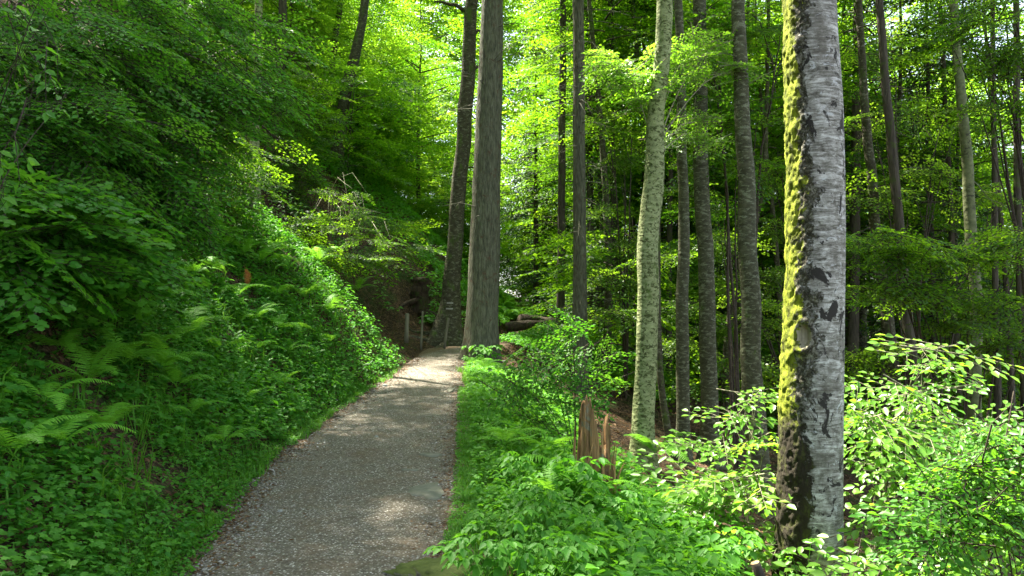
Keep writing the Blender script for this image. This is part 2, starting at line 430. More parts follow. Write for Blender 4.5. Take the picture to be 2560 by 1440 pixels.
def frames(d, up, roll):
    d = norm(np.asarray(d, float)); up = np.asarray(up, float)
    b = norm(np.cross(up, d)); n = np.cross(d, b)
    c, s = np.cos(roll)[:, None], np.sin(roll)[:, None]
    return d, b * c + n * s, n * c - b * s
def add_sprays(mb, sprays, O, D, sc_, rs, shape='rhomb', twig_mb=None, rollj=.3, up=None, tj=.25, keep=1.0, twr=.004):
    O = np.asarray(O, float); D = np.asarray(D, float); n = len(O)
    if n == 0: return
    U = np.tile([0, 0, 1.0], (n, 1)) if up is None else np.asarray(up, float)
    x, y, z = frames(D, U, rs.normal(0, rollj, n))
    which = rs.integers(0, len(sprays), n)
    base_t = np.clip(rs.normal(.45, tj, n), 0, 1)
    sc_ = np.broadcast_to(np.asarray(sc_, float), (n,))
    for w, (P, Dv, Nv, S, segs) in enumerate(sprays):
        ix = np.nonzero(which == w)[0]
        if not len(ix): continue
        Rm = np.stack([x[ix], y[ix], z[ix]], -1)           # columns
        Pw = O[ix][:, None] + np.einsum('kij,mj->kmi', Rm, P) * sc_[ix][:, None, None]
        Dw = np.einsum('kij,mj->kmi', Rm, Dv); Nw = np.einsum('kij,mj->kmi', Rm, Nv)
        Sw = S[None] * np.clip(sc_[ix], .75, 1.25)[:, None] * rs.uniform(.85, 1.15, (len(ix), len(S)))
        t = np.clip(base_t[ix][:, None] + rs.normal(0, .18, (len(ix), len(S))), 0, 1)
        k = rs.random((len(ix), len(S))) < keep
        add_leaves(mb, Pw[k], Dw[k], Nw[k], Sw[k], shape, t[k])
        if twig_mb is not None:
            A = np.array(segs)                              # (g,3,3)
            for i, kk in enumerate(ix):
                G = O[kk] + np.einsum('ij,gpj->gpi', Rm[i], A) * sc_[kk]
                for gi, g in enumerate(G):
                    r0 = twr * (1.6 if gi == 0 else 1.0) * sc_[kk]
                    tube(twig_mb, g, [r0, r0 * .75, r0 * .4], 3, cap=False)

_r = rng_(11)
SPR_FAR = [make_spray(_r, 2.6, .30, 9, .66) for _ in range(4)]
SPR_BIG = [make_spray(_r, .80, .080, 7, .85, .08, .26) for _ in range(6)]
SPR = [make_spray(_r, 1.15, .105, 9, .72) for _ in range(5)]           # background sprays, big leaves
SPR_MID = [make_spray(_r, 1.0, .078, 10, .7) for _ in range(5)]
SPR_NEAR = [make_spray(_r, .72, .053, 10, .74, .22, .42) for _ in range(6)]

# ------------------------------------------------------------------ ground
def axis_pts(segs):
    out = []
    for a, b, st in segs: out += list(np.arange(a, b, st))
    return np.array(out + [segs[-1][1]])
gx = axis_pts([(-400, -100, 60), (-100, -40, 6), (-40, -16, 1.2), (-16, -8, .3), (-8, 5, .11), (5, 12, .25), (12, 40, 1.2), (40, 100, 6), (100, 400, 60)])
gy = axis_pts([(-60, -12, 6), (-12, 1, .8), (1, 13, .11), (13, 27, .16), (27, 45, .5), (45, 100, 2.5), (100, 400, 40)])
GX, GY = np.meshgrid(gx, gy); GZ = height(GX, np.minimum(GY, 168))
inp = (GX > path_l(GY)) & (GX < path_r(GY)) & (GY < 60)
GZ = np.where(inp, GZ - .05, GZ)
ni, nj = GX.shape
ii, jj = np.meshgrid(np.arange(ni - 1), np.arange(nj - 1), indexing='ij')
q = np.stack([ii * nj + jj, ii * nj + jj + 1, (ii + 1) * nj + jj + 1, (ii + 1) * nj + jj], -1).reshape(-1, 4)
mb = MB(); mb.add(np.stack([GX, GY, GZ], -1).reshape(-1, 3), q)
tag(mb.obj('ground', M['soil'], smooth=True), kind='structure')

def path_surface():
    ys = np.r_[np.arange(-4, 24, .07), np.arange(24, 58, .4)]; nu = 34
    r = rng_(5)
    us = np.linspace(0, 1, nu)
    l = path_l(ys) - .06 + .16 * fbm(ys * 2.2, ys * 0 + 3, 21); rr = path_r(ys) + .06 + .16 * fbm(ys * 2.2, ys * 0 + 9, 22)
    X = l[:, None] * (1 - us) + rr[:, None] * us; Y = np.repeat(ys[:, None], nu, 1)
    e = np.abs(us - .5) * 2
    Z = path_z(ys)[:, None] + .02 * (1 - e[None] ** 2) + .035 * fbm(X / .5, Y / .5, 31) + .012 * fbm(X / .09, Y / .09, 33) - .05 * (e[None] > .985)
    Z += .02 + np.maximum(0, height(X, Y) - path_z(ys)[:, None]) * .8
    n, m = X.shape; i, j = np.meshgrid(np.arange(n - 1), np.arange(m - 1), indexing='ij')
    f = np.stack([i * m + j, i * m + j + 1, (i + 1) * m + j + 1, (i + 1) * m + j], -1).reshape(-1, 4)
    mb = MB(); mb.add(np.stack([X, Y, Z], -1).reshape(-1, 3), f)
    tag(mb.obj('path', M['gravel'], smooth=True, attrs={'edge': (np.repeat(e[None], n, 0) + .9 * sstep(18.0, 21.5, Y)).reshape(-1)}), kind='structure')  # margin litter, plus shade painted as a darker tone on the far stretch
path_surface()
def path_top(x, y): return path_z(y) + .03 + .035 * fbm(x / .5, y / .5, 31)

def pebbles(n=16000):
    r = rng_(8)
    y = 3.6 + 15 * r.random(n) ** 1.7; u = r.random(n)
    x = path_l(y) * (1 - u) + path_r(y) * u
    z = path_top(x, y) + .002
    s = .004 + .011 * r.random(n) ** 3 * (1 + 0 * y) + .0004 * y
    base = np.array([(1, 0, 0), (0, 1, 0), (-1, 0, 0), (0, -1, 0), (0, 0, .55), (0, 0, -.5)], float)
    V = base[None] * (1 + .35 * (r.random((n, 6, 3)) - .5)) * s[:, None, None]
    a = r.random(n) * 6.28; c, sn = np.cos(a)[:, None], np.sin(a)[:, None]
    V[..., 0], V[..., 1] = V[..., 0] * c * 1.3 - V[..., 1] * sn, V[..., 0] * sn * 1.3 + V[..., 1] * c
    V += np.stack([x, y, z], -1)[:, None]
    f = np.array([(0, 1, 4), (1, 2, 4), (2, 3, 4), (3, 0, 4), (1, 0, 5), (2, 1, 5), (3, 2, 5), (0, 3, 5)])
    Fc = (f[None] + (np.arange(n) * 6)[:, None, None]).reshape(-1, 3)
    mb = MB(); mb.add(V.reshape(-1, 3), Fc, np.repeat(np.clip(r.normal(.5, .22, n), 0, 1), 8))
    tag(mb.obj('gravel', M['pebble']), kind='stuff')
pebbles()

def litter():
    """dry leaves and needles lying on the bare slopes and along the path edges"""
    r = rng_(19); mb = MB()
    n = 60000
    x = r.uniform(-9, 9, n); y = 3.5 + 30 * r.random(n) ** 1.2
    ok = (x > (path_r(y) + .05)) | (x < path_l(y) - .02)
    x, y = x[ok], y[ok]
    ne = 9000
    ye = 3.6 + 15 * r.random(ne) ** 1.5; sd = r.random(ne) < .5; w = np.abs(r.normal(0, .17, ne))
    xe = np.where(sd, path_l(ye) + w, path_r(ye) - w)
    z = height(x, y) + .012; zee = path_top(xe, ye) + .004
    P = np.r_[np.stack([x, y, z], 1), np.stack([xe, ye, zee], 1)]
    nf = 1500; yf = 3.6 + 15 * r.random(nf) ** 1.5; uf = r.random(nf); xf = path_l(yf) * (1 - uf) + path_r(yf) * uf
    P = np.r_[P, np.stack([xf, yf, path_top(xf, yf) + .006], 1)]; ne += nf
    m = len(P); a = r.random(m) * 6.28
    D = np.stack([np.cos(a), np.sin(a), r.normal(0, .15, m)], 1)
    gxn = np.r_[(height(x + .1, y) - height(x - .1, y)) / .2, np.zeros(ne)]
    N = np.stack([-gxn + r.normal(0, .35, m), r.normal(0, .35, m), np.ones(m)], 1)
    D[:, 2] += gxn * D[:, 0]
    S = np.r_[r.uniform(.04, .085, len(x)), r.uniform(.015, .05, ne)]
    add_leaves(mb, P, D, norm(N), S, 'rhomb', r.random(m))
    tag(mb.obj('leaf_litter', M['dry_leaf']), kind='stuff')
litter()

# ------------------------------------------------------------------ ground cover
def gnormal(x, y):
    e = .15
    return norm(np.stack([-(height(x + e, y) - height(x - e, y)) / (2 * e), -(height(x, y + e) - height(x, y - e)) / (2 * e), np.ones_like(x)], 1))
def herbs(mb, x, y, k, h, lf, shape, r, tint=(.5, .2), hj=.5, splay=1.0):
    """k leaves around each plant; h plant height, lf leaf length"""
    n = len(x); z = height(x, y); gn = gnormal(x, y)
    hh = h * (1 - hj * r.random((n, k))); a = r.random((n, k)) * 6.28
    rad = lf * splay * r.uniform(.1, .8, (n, k))
    ca, sa = np.cos(a), np.sin(a)
    P = np.stack([x[:, None] + ca * rad, y[:, None] + sa * rad, z[:, None] + hh], -1)
    P += (gn * h * .35)[:, None]
    D = np.stack([ca, sa, r.normal(-.2, .25, (n, k))], -1)
    N = np.array([0, 0, 1.0])[None, None] + gn[:, None] * .6 + r.normal(0, .3, (n, k, 3))
    S = lf * r.uniform(.55, 1.2, (n, k))
    t = np.clip(r.normal(tint[0], tint[1], (n, 1)) + r.normal(0, .12, (n, k)), 0, 1)
    add_leaves(mb, P.reshape(-1, 3), D.reshape(-1, 3), norm(N.reshape(-1, 3)), S.reshape(-1), shape, t.reshape(-1))
def bank_pts(n, r, y0, y1, u0, u1, pw=1.5, dens=.0, ds=1.3, seed=40):
    y = y0 + (y1 - y0) * r.random(n) ** pw; u = u0 + (u1 - u0) * r.random(n) ** .9
    x = path_l(y) - u
    k = fbm(x / ds, y / ds, seed) > dens - .25 * r.random(n)
    k &= (fbm(x / .9, y / .9, 87) > -.13) | (r.random(n) < .18) | (path_l(y) - x < .35)      # bare patches of brown litter
    return x[k], y[k]
def verge_pts(n, r, y0, y1, u0, u1, pw=1.3, dens=.0, seed=50):
    y = y0 + (y1 - y0) * r.random(n) ** pw; u = u0 + (u1 - u0) * r.random(n)
    x = path_r(y) + u
    k = fbm(x / 1.1, y / 1.1, seed) > dens - .25 * r.random(n)
    return x[k], y[k]
def ground_cover():
    r = rng_(23)
    mb = MB()
    fade = lambda x, y: ~((y > 17.2) & (x > -9))          # the hollow behind the bank is bare
    for (n, k, h, lf, sh, y0, y1, u0, u1, dens, sd) in [
            (12000, 6, .13, .042, 'round', 3.4, 17.5, .0, 6.5, -.12, 40), (6500, 5, .17, .056, 'lobed', 3.4, 14, .25, 6.5, .02, 41),
            (7500, 7, .16, .042, 'oval', 3.4, 17.5, .1, 6.5, -.05, 42), (16000, 6, .06, .026, 'round', 3.4, 14, -.14, 2.6, -.15, 43),
            (1500, 6, .25, .062, 'oval', 3.4, 17, .6, 6.5, .02, 44), (4200, 6, .26, .085, 'oval', 8, 17.5, .1, 6, -.3, 45), (5000, 6, .14, .05, 'round', 9, 17.5, .0, 5, -.3, 47),
            (700, 5, .20, .075, 'lobed', 3.4, 8, .5, 3.5, .0, 46)]:
        x, y = bank_pts(n, r, y0, y1, u0, u1, 1.35, dens, 1.2, sd); m = fade(x, y)
        edge = np.clip((path_l(y) - x) / .7, .25, 1)[m]
        herbs(mb, x[m], y[m], k, h, lf, sh, r, (r.uniform(.3, .6), .22))
    tag(mb.obj('ground_cover', M['herb_leaf']), kind='stuff')
    mb = MB()
    for (n, k, h, lf, sh, y0, y1, u0, u1, dens, sd) in [
            (5000, 6, .14, .045, 'round', 3.4, 18, .0, 2.0, -.15, 50), (12000, 6, .05, .026, 'oval', 3.4, 14, -.16, 1.0, -.2, 51),
            (3800, 7, .17, .062, 'oval', 3.3, 17, .15, 3.6, -.12, 52), (700, 6, .40, .10, 'oval', 3.3, 10, .6, 3.6, -.1, 53), (3000, 6, .22, .05, 'oval', 3.3, 9, .2, 3.4, -.2, 56),
            (900, 5, .24, .085, 'lobed', 3.3, 9, .5, 3.8, .0, 54), (1600, 6, .16, .07, 'oval', 10, 17, .1, 1.6, -.1, 55)]:
        x, y = verge_pts(n, r, y0, y1, u0, u1, 1.25, dens, sd)
        m = ~((y < 6.5) & (x < .05) & (y < 5.4))          # the mossy rock stands here
        m &= ~((y > 11) & (x > 1.2)); m &= ~((y < 7.5) & (x > .275 * y)); m &= ~((y >= 7.5) & (x > 1.75))
        herbs(mb, x[m], y[m], k, h, lf, sh, r, (.62, .2))
    tag(mb.obj('herb_layer', M['herb_leaf']), kind='stuff')
    # compound leaves of the tall herbs at the lower right: three leaflets in three
    # far bank beyond the hollow, low green cover
    mb = MB()
    y = r.uniform(22, 46, 16000); u = r.uniform(.3, 16, 16000); x = path_l(y) - u
    k = (fbm(x / 2, y / 2, 61) > -.12) & ~((y < 27) & (x > -7.2) & (x < -2.6) & (fbm(x / .9, y / .9, 66) < .04))
    herbs(mb, x[k], y[k], 5, .3, .15, 'rhomb', r, (.6, .2))
    y = r.uniform(26, 40, 5000); x = path_r(y) + r.uniform(.3, 5, 5000)
    herbs(mb, x, y, 5, .25, .13, 'rhomb', r, (.7, .2))
    y = r.uniform(20.5, 27, 2600); x = path_r(y) + r.uniform(.05, 4.5, 2600)
    herbs(mb, x, y, 6, .28, .10, 'oval', r, (.35, .2))
    y = r.uniform(24, 45, 4500); x = r.uniform(4, 30, 4500)
    herbs(mb, x, y, 5, .4, .16, 'rhomb', r, (.4, .2))
    tag(mb.obj('undergrowth', M['herb_leaf']), kind='stuff')
    # grass along both path edges
    mb = MB()
    n = 15000
    y = 3.4 + 13 * r.random(n) ** 1.5; left = r.random(n) < .5
    off = np.abs(r.normal(0, .24, n)) - .10 + .34 * fbm(y * 1.3, y * 0 + 7 * left, 91)
    x = np.where(left, path_l(y) - off, path_r(y) + off)
    k = fbm(x * 1.1, y * 1.1, 71) > -.08; x, y = x[k], y[k]; n = len(x)
    # tufts up on the bank
    yb = r.uniform(4, 16, 260); xb = path_l(yb) - r.uniform(.4, 5, 260)
    x = np.r_[x, (xb[:, None] + r.normal(0, .07, (260, 22))).ravel()]; y = np.r_[y, (yb[:, None] + r.normal(0, .07, (260, 22))).ravel()]
    hgt = np.r_[r.uniform(.05, .15, n), r.uniform(.18, .42, 260 * 22)]; n = len(x)
    z = height(x, y); a = r.random(n) * 6.28; b = r.uniform(.25, .9, n)
    d = np.stack([np.cos(a), np.sin(a), np.zeros(n)], 1); s = np.stack([-np.sin(a), np.cos(a), np.zeros(n)], 1) * (.0035 + .008 * hgt)[:, None]
    B = np.stack([x, y, z], 1); up = np.array([0, 0, 1.])
    m1 = B + up * (hgt * .65)[:, None] + d * (hgt * b * .3)[:, None]; t1 = B + up * (hgt * (1 - .25 * b))[:, None] + d * (hgt * b)[:, None]
    V = np.stack([B - s, B + s, m1 + s * .8, m1 - s * .8, t1], 1)
    o = (np.arange(n) * 5)[:, None]; tt = np.clip(r.normal(.5, .25, n), 0, 1)
    mb.add(V.reshape(-1, 3), o + np.array([[0, 1, 2, 3]]), tt)
    mb.f.setdefault(3, []).append((o + np.array([[3, 2, 4]]), tt.astype(np.float32)))
    tag(mb.obj('grass', M['grass']), kind='stuff')
ground_cover()

# ------------------------------------------------------------------ ferns
def frond_mesh(seed, L=.75, wide=.19):
    r = rng_(seed); mb = MB(); npn = 25
    s = np.linspace(0, 1, 40)
    curve = np.stack([L * (.86 * s - .06 * s ** 2), .02 * np.sin(s * 3) * L, L * (.62 * s - .70 * s ** 2)], 1)
    tube(mb, curve, .004 * (1 - .8 * s) * L / .7, 4, tint=.25, cap=False)
    def c_at(t): return np.array([np.interp(t, s, curve[:, k]) for k in range(3)])
    sp = L * .9 / npn; V = []; Fq = []; Ft = []; tn = []; k = 0
    for i in range(npn):
        t = .14 + .855 * i / (npn - 1)
        p = c_at(t); tg = norm(c_at(min(1, t + .02)) - c_at(max(0, t - .02)))
        w = L * wide * (math.sin(math.pi * min(1, (t - .06) ** .72)) * .95 + .05) * r.uniform(.9, 1.1)
        side = norm(np.cross(np.array([0, 0, 1.]), tg)); up = np.cross(tg, side)
        for sg in (1, -1):
            d = norm(side * sg + tg * r.uniform(.25, .45) - up * r.uniform(.0, .2)); e = norm(np.cross(up, d)); hw = sp * .40
            nb = 6; row = []
            for q_ in range(nb + 1):                       # toothed outline
                f = q_ / nb; c = p + d * w * f - up * .16 * w * f * f
                for (g, ff) in ((1.0, f), (.62, f + .5 / nb)) if q_ < nb else ((.08, 1.0),):
                    cc = p + d * w * ff - up * .16 * w * ff * ff; h = hw * g * (1 - ff ** 1.6 * .85)
                    row += [cc + e * h - up * h * .35, cc, cc - e * h - up * h * .35]
            m = len(row) // 3
            V += row
            for q_ in range(m - 1):
                o = k + q_ * 3; Fq += [[o, o + 1, o + 4, o + 3], [o + 1, o + 2, o + 5, o + 4]]; tn += [np.clip(.4 + .3 * q_ / m + r.normal(0, .05), 0, 1)] * 2
            k += len(row)
    mb.add(np.array(V), np.array(Fq), np.array(tn))
    return mb.mesh('frond', M['fern_leaf'])
FROND = [frond_mesh(s, .75, w) for s, w in ((1, .19), (2, .22), (3, .17))]
def fern(px, py, label, size=1.0, n=7, group=None, seed=0, d=None, arc=None, mat=None, lift=.0):
    if d is None: p, d = ground_at(px, py)
    else:
        p = at(px, py, d); p[2] = hz(p[0], p[1])
    r = rng_(1000 + int(px) * 7 + int(py) + seed)
    root = thing('fern', label, 'fern', p + np.array([0, 0, lift + .27]), group, 0)
    a0 = r.random() * 6.28
    for i in range(n):
        o = bpy.data.objects.new('frond', FROND[r.integers(0, 3)]); COL.objects.link(o); o.parent = root
        if arc: az = math.radians(arc[0] + (arc[1] - arc[0]) * (i + .5) / n + r.normal(0, 6))
        else: az = a0 + i * 6.283 / n + r.normal(0, .25)
        el = r.uniform(-.75, -.08)
        o.rotation_euler = (r.normal(0, .15), el, az)
        s = size * 1.22 * r.uniform(.75, 1.15); o.scale = (s, s, s)
    return root
FERNS = [
    (215, 800, 'largest arching fern at the upper left, under the overhanging shrub leaves', .72, 8),
    (25, 885, 'bright fern cut by the left edge of the picture at mid height', .62, 6),
    (205, 868, 'fern with flat fronds just below the largest arching fern', .6, 6),
    (470, 905, 'fern with sunlit silvery tips standing on the middle of the bank', .9, 7),
    (545, 935, 'single sunlit frond fern pointing at the path from the bank', .6, 4),
    (310, 985, 'upright feathery fern in the middle of the left bank herbs', .78, 6),
    (400, 1000, 'fern with pale fronds spreading right of the upright feathery fern', .78, 6),
    (220, 1050, 'wide fern with a bare stem crossing it, low on the left bank', .78, 6),
    (110, 1110, 'lone dark curling fern below the wide fern on the left bank', .5, 5),
    (30, 1270, 'low light green fern at the left edge near the lower corner', .55, 6),
    (545, 640, 'fern right beside the small pale topped tree stub', .9, 7),
    (430, 640, 'shaded fern in front of the shrubs left of the pale topped stub', .9, 7),
    (650, 700, 'dark green fern on the bank right of the dead orange frond', .95, 7),
    (590, 790, 'fern among small herbs below the dead orange frond', .8, 6),
    (895, 752, 'brightly sunlit fern standing on the crest of the bank', .95, 6),
    (795, 690, 'small pale sunlit fern at the foot of the thin leaning sapling', .9, 6),
    (1365, 1225, 'upright fern at the left foot of the broken stump', .85, 5),
    (1430, 1290, 'fern with dark edged spreading fronds under the broken stump', .8, 5),
    (1310, 1130, 'fern between the path edge herbs and the broken stump', .7, 5),
    (1640, 1190, 'pale fern right of the broken stump before the pale beech', .85, 6),
    (1305, 1010, 'small upright fern among herbs beside the path bend', .6, 4),
    (1690, 1400, 'low wide fern in the shaded herbs at the bottom right', .95, 8),
    (1120, 700, 'fern on the green slope left of the tall grey spruce', 1.2, 7),
    (1085, 660, 'fern high on the green slope near the thin fence stakes', 1.2, 7),
    (700, 1020, 'small fern near the lower bank above the path', .5, 5),
    (560, 1180, 'small fern low on the bank close to the path edge', .5, 5),
]
for f in FERNS: fern(f[0], f[1], f[2], f[3], f[4])
for k, (px, py) in enumerate([(1265, 800), (1285, 775), (1310, 770), (1255, 770), (1300, 800), (1330, 785), (1275, 745), (1250, 820)]):
    fern(px, py, 'sunlit fern on the bright bank behind the tall grey spruce', 1.3, 8, 'ferns on the bright bank behind the spruce', d=30 + k * .4)
for k, (px, py) in enumerate([(480, 720), (520, 700), (610, 660), (680, 640), (720, 690), (760, 760), (640, 830), (820, 800), (380, 800), (700, 850), (300, 720), (560, 640), (360, 680)]):
    fern(px, py + 20, 'small shaded fern on the upper left bank among herbs', .7, 6, 'small shaded ferns on the upper bank')
for k, (px, py) in enumerate([(150, 960), (350, 870), (440, 1040), (640, 930), (720, 930), (480, 1110), (260, 1180), (150, 1230), (620, 1060), (820, 900), (690, 780), (400, 930)]):
    fern(px, py, 'small low fern scattered in the herbs of the lower left bank', .5, 5, 'small low ferns on the lower left bank')
for k, (px, py) in enumerate([(1230, 1060), (1330, 1090), (1260, 1180), (1560, 1290), (1480, 1340), (1620, 1350), (1390, 1330), (1210, 960)]):
    fern(px, py, 'light green fern among the herbs right of the path', .6, 6, 'ferns in the herbs right of the path')
# a dead orange frond hanging on the bank
def dead_frond():
    p, d = ground_at(600, 735)
    o = bpy.data.objects.new('dead_frond', frond_mesh(9, .42, .20)); COL.objects.link(o)
    o.data.materials.clear(); o.data.materials.append(M['dead_frond'])
    o.location = tuple(p + np.array([0.1, -.1, .42])); o.rotation_euler = (0, 1.35, -.6)
    tag(o, 'dead orange fern frond hanging on the left bank', 'dead frond')
dead_frond()

# ------------------------------------------------------------------ trees
def px_line(pts, d):
    """trunk centre line and radii from photograph pixels (x, y, width) at depth d"""
    out = []
    for (x, y, w) in pts:
        p = at(x, y, d); out.append((*p, w * .5 * d / F))
    return np.array(out)
def build_trunk(name, label, cat, pts, d, mat, top=17, seg=14, flare=.5, rough=.03, group=None, crown=None, twigs=0, limbs=(), seed=1, ext_r=.55, smoothn=40, zig=0.0, base_drop=True):
    r = rng_(seed)
    L = px_line(pts, d)
    b = L[0].copy(); gz = hz(b[0], b[1])
    if L[0, 2] > gz - .1 and base_drop:
        L = np.vstack([[b[0] - (L[1, 0] - b[0]) * .02, b[1], gz - .25, b[3] * 1.03], L])
    if L[-1, 2] < top:
        v = L[-1] - L[-2]; v = v / v[2]
        h = top - L[-1, 2]
        e = L[-1].copy(); e[0] += np.clip(v[0], -.12, .12) * h; e[1] = L[-1, 1]; e[2] = top; e[3] = L[-1, 3] * ext_r
        L = np.vstack([L, e])
    base = np.array([L[0, 0], L[0, 1], max(gz, L[0, 2])])
    Q = smooth_line(L, smoothn * 2, 7)
    hgt = Q[:, 2] - gz
    R = Q[:, 3] * (1 + flare * np.exp(-np.maximum(hgt, 0) / (Q[:, 3] * 1.6 + .05)))
    C = Q[:, :3] - base
    if zig: C[:, 0] += zig * (vnoise(Q[:, 2] * 1.1, Q[:, 2] * 0 + seed, seed) - .5); C[:, 1] += zig * (vnoise(Q[:, 2] * .9, Q[:, 2] * 0 + seed, seed + 3) - .5)
    root = thing(name, label, cat, base, group)
    mb = MB()
    rs = r
    # lobed radius
    a = np.arange(seg) / seg * 6.283
    n = len(C)
    T = norm(np.gradient(C, axis=0)); U = norm(np.array([1., 0, 0]) - T * T[:, :1]); W = np.cross(T, U)
    lob = 1 + flare * .5 * np.exp(-np.maximum(hgt, 0) / .35)[:, None] * np.sin(a * 4 + seed)[None] + rough * (fbm(np.cos(a)[None] * 2 + np.sin(a)[None] * 3 + seed, C[:, 2:3] * 2.2 + np.sin(a)[None] * 2, seed) * 2.2)
    V = C[:, None] + (R[:, None] * lob)[..., None] * (np.cos(a)[None, :, None] * U[:, None] + np.sin(a)[None, :, None] * W[:, None])
    i = np.arange(n - 1)[:, None] * seg; j = np.arange(seg)[None]; j2 = (j + 1) % seg
    mb.add(V.reshape(-1, 3), np.stack([i + j, i + j2, i + seg + j2, i + seg + j], -1).reshape(-1, 4))
    tw = []
    def axis(z): return np.array([np.interp(z, C[:, 2], C[:, k]) for k in range(3)]), np.interp(z, C[:, 2], R)
    for k in range(twigs):                      # dead twigs along the stem
        z = r.uniform(1.6, min(top - 1, 13) - base[2] * 0); p, rr = axis(z)
        az = r.random() * 6.283; ln = r.uniform(.25, 1.5) * (.5 + .5 * z / 8)
        dv = np.array([math.cos(az), math.sin(az), r.uniform(-.35, .25)])
        t = np.linspace(0, 1, 5)[:, None]
        c = p + dv * (rr * .8 + ln * t) + np.array([0, 0, -.25]) * ln * t ** 2 + r.normal(0, .02, (5, 3)) * t
        tube(mb, c, .011 * (1 - .8 * t[:, 0]) * (.6 + ln * .4), 4, cap=False)
        if ln > .8:
            for q_ in range(3):
                s = r.uniform(.3, .8); p2 = c[0] * (1 - s) + c[-1] * s; d2 = dv + r.normal(0, .6, 3)
                tube(mb, np.array([p2, p2 + norm(d2) * ln * .3, p2 + norm(d2) * ln * .5 - np.array([0, 0, .06])]), [.005, .0035, .002], 3, cap=False)
    for (x0, y0, x1, y1, w) in limbs:           # limbs given by their ends in the picture
        A = at(x0, y0, d) - base; B = at(x1, y1, d) - base; B[1] += r.normal(0, .4)
        t = np.linspace(0, 1, 8)[:, None]; c = A * (1 - t) + B * t + np.array([0, 0, .12]) * np.sin(t * 3.1) * np.linalg.norm(B - A) + r.normal(0, .025, (8, 3))
        tube(mb, c, w * .5 * d / F * (1 - .6 * t[:, 0]), 6, cap=False)
    mb.obj('trunk', mat, root, smooth=True)
    root['d'] = float(d)
    return root, base, axis

def crown_parts(seed, h0, h1, R, nl, spm, sprays, rise=.30, trunk_mb=None, asym=None, scale=1.0, shape='rhomb', keep=1.0, rj=.28):
    """limbs leave the stem, arch outwards and carry flat sprays on both sides"""
    r = rng_(seed); O = []; D = []; Sc = []
    for k in range(nl):
        f = (k + r.random()) / nl; z = h0 + (h1 - h0) * f
        az = k * 2.4 + r.normal(0, .4)
        ln = R * (.55 + .45 * math.sin(math.pi * (.18 + .74 * f))) * r.uniform(.7, 1.15)
        if asym is not None: ln *= max(.25, 1 + asym[1] * math.cos(az - asym[0]))
        t = np.linspace(0, 1, 9)[:, None]; dv = np.array([math.cos(az), math.sin(az), 0])
        ri = rise * (1 + f) * r.uniform(.5, 1.4)
        c = np.array([0, 0, z]) + dv * ln * t + np.array([0, 0, 1.]) * ln * (ri * t - .30 * t * t) + np.cumsum(r.normal(0, .02, (9, 3)), 0) * ln * .3
        if trunk_mb is not None: tube(trunk_mb, c, (.012 + .010 * ln) * (1 - .82 * t[:, 0]), 5, cap=False)
        for q_ in range(spm):
            s = .22 + .78 * (q_ + r.random()) / spm
            p = np.array([np.interp(s, t[:, 0], c[:, m]) for m in range(3)])
            sg = 1 if q_ % 2 else -1; aa = az + sg * r.uniform(.35, 1.0) * (1.1 - s * .6)
            off = r.uniform(0, .3) * R * .3
            O.append(p + np.array([math.cos(aa), math.sin(aa), 0]) * off + np.array([0, 0, r.normal(0, .05)])); D.append((math.cos(aa), math.sin(aa), r.normal(-.05, .16))); Sc.append(scale * r.uniform(.75, 1.35))
    return np.array(O), np.array(D), np.array(Sc)
def crown_obj(root, seed, h0, h1, R, nl, spm, mat, sprays=None, name='crown', off=(0, 0, 0), **kw):
    r = rng_(seed + 500); mb = MB()
    sprays = sprays or SPR
    tm = kw.pop('trunk_mb', None)
    O, D, S = crown_parts(seed, h0, h1, R, nl, spm, sprays, trunk_mb=tm, **kw)
    add_sprays(mb, sprays, O + np.array(off), D, S, r)
    return mb.obj(name, mat, root)

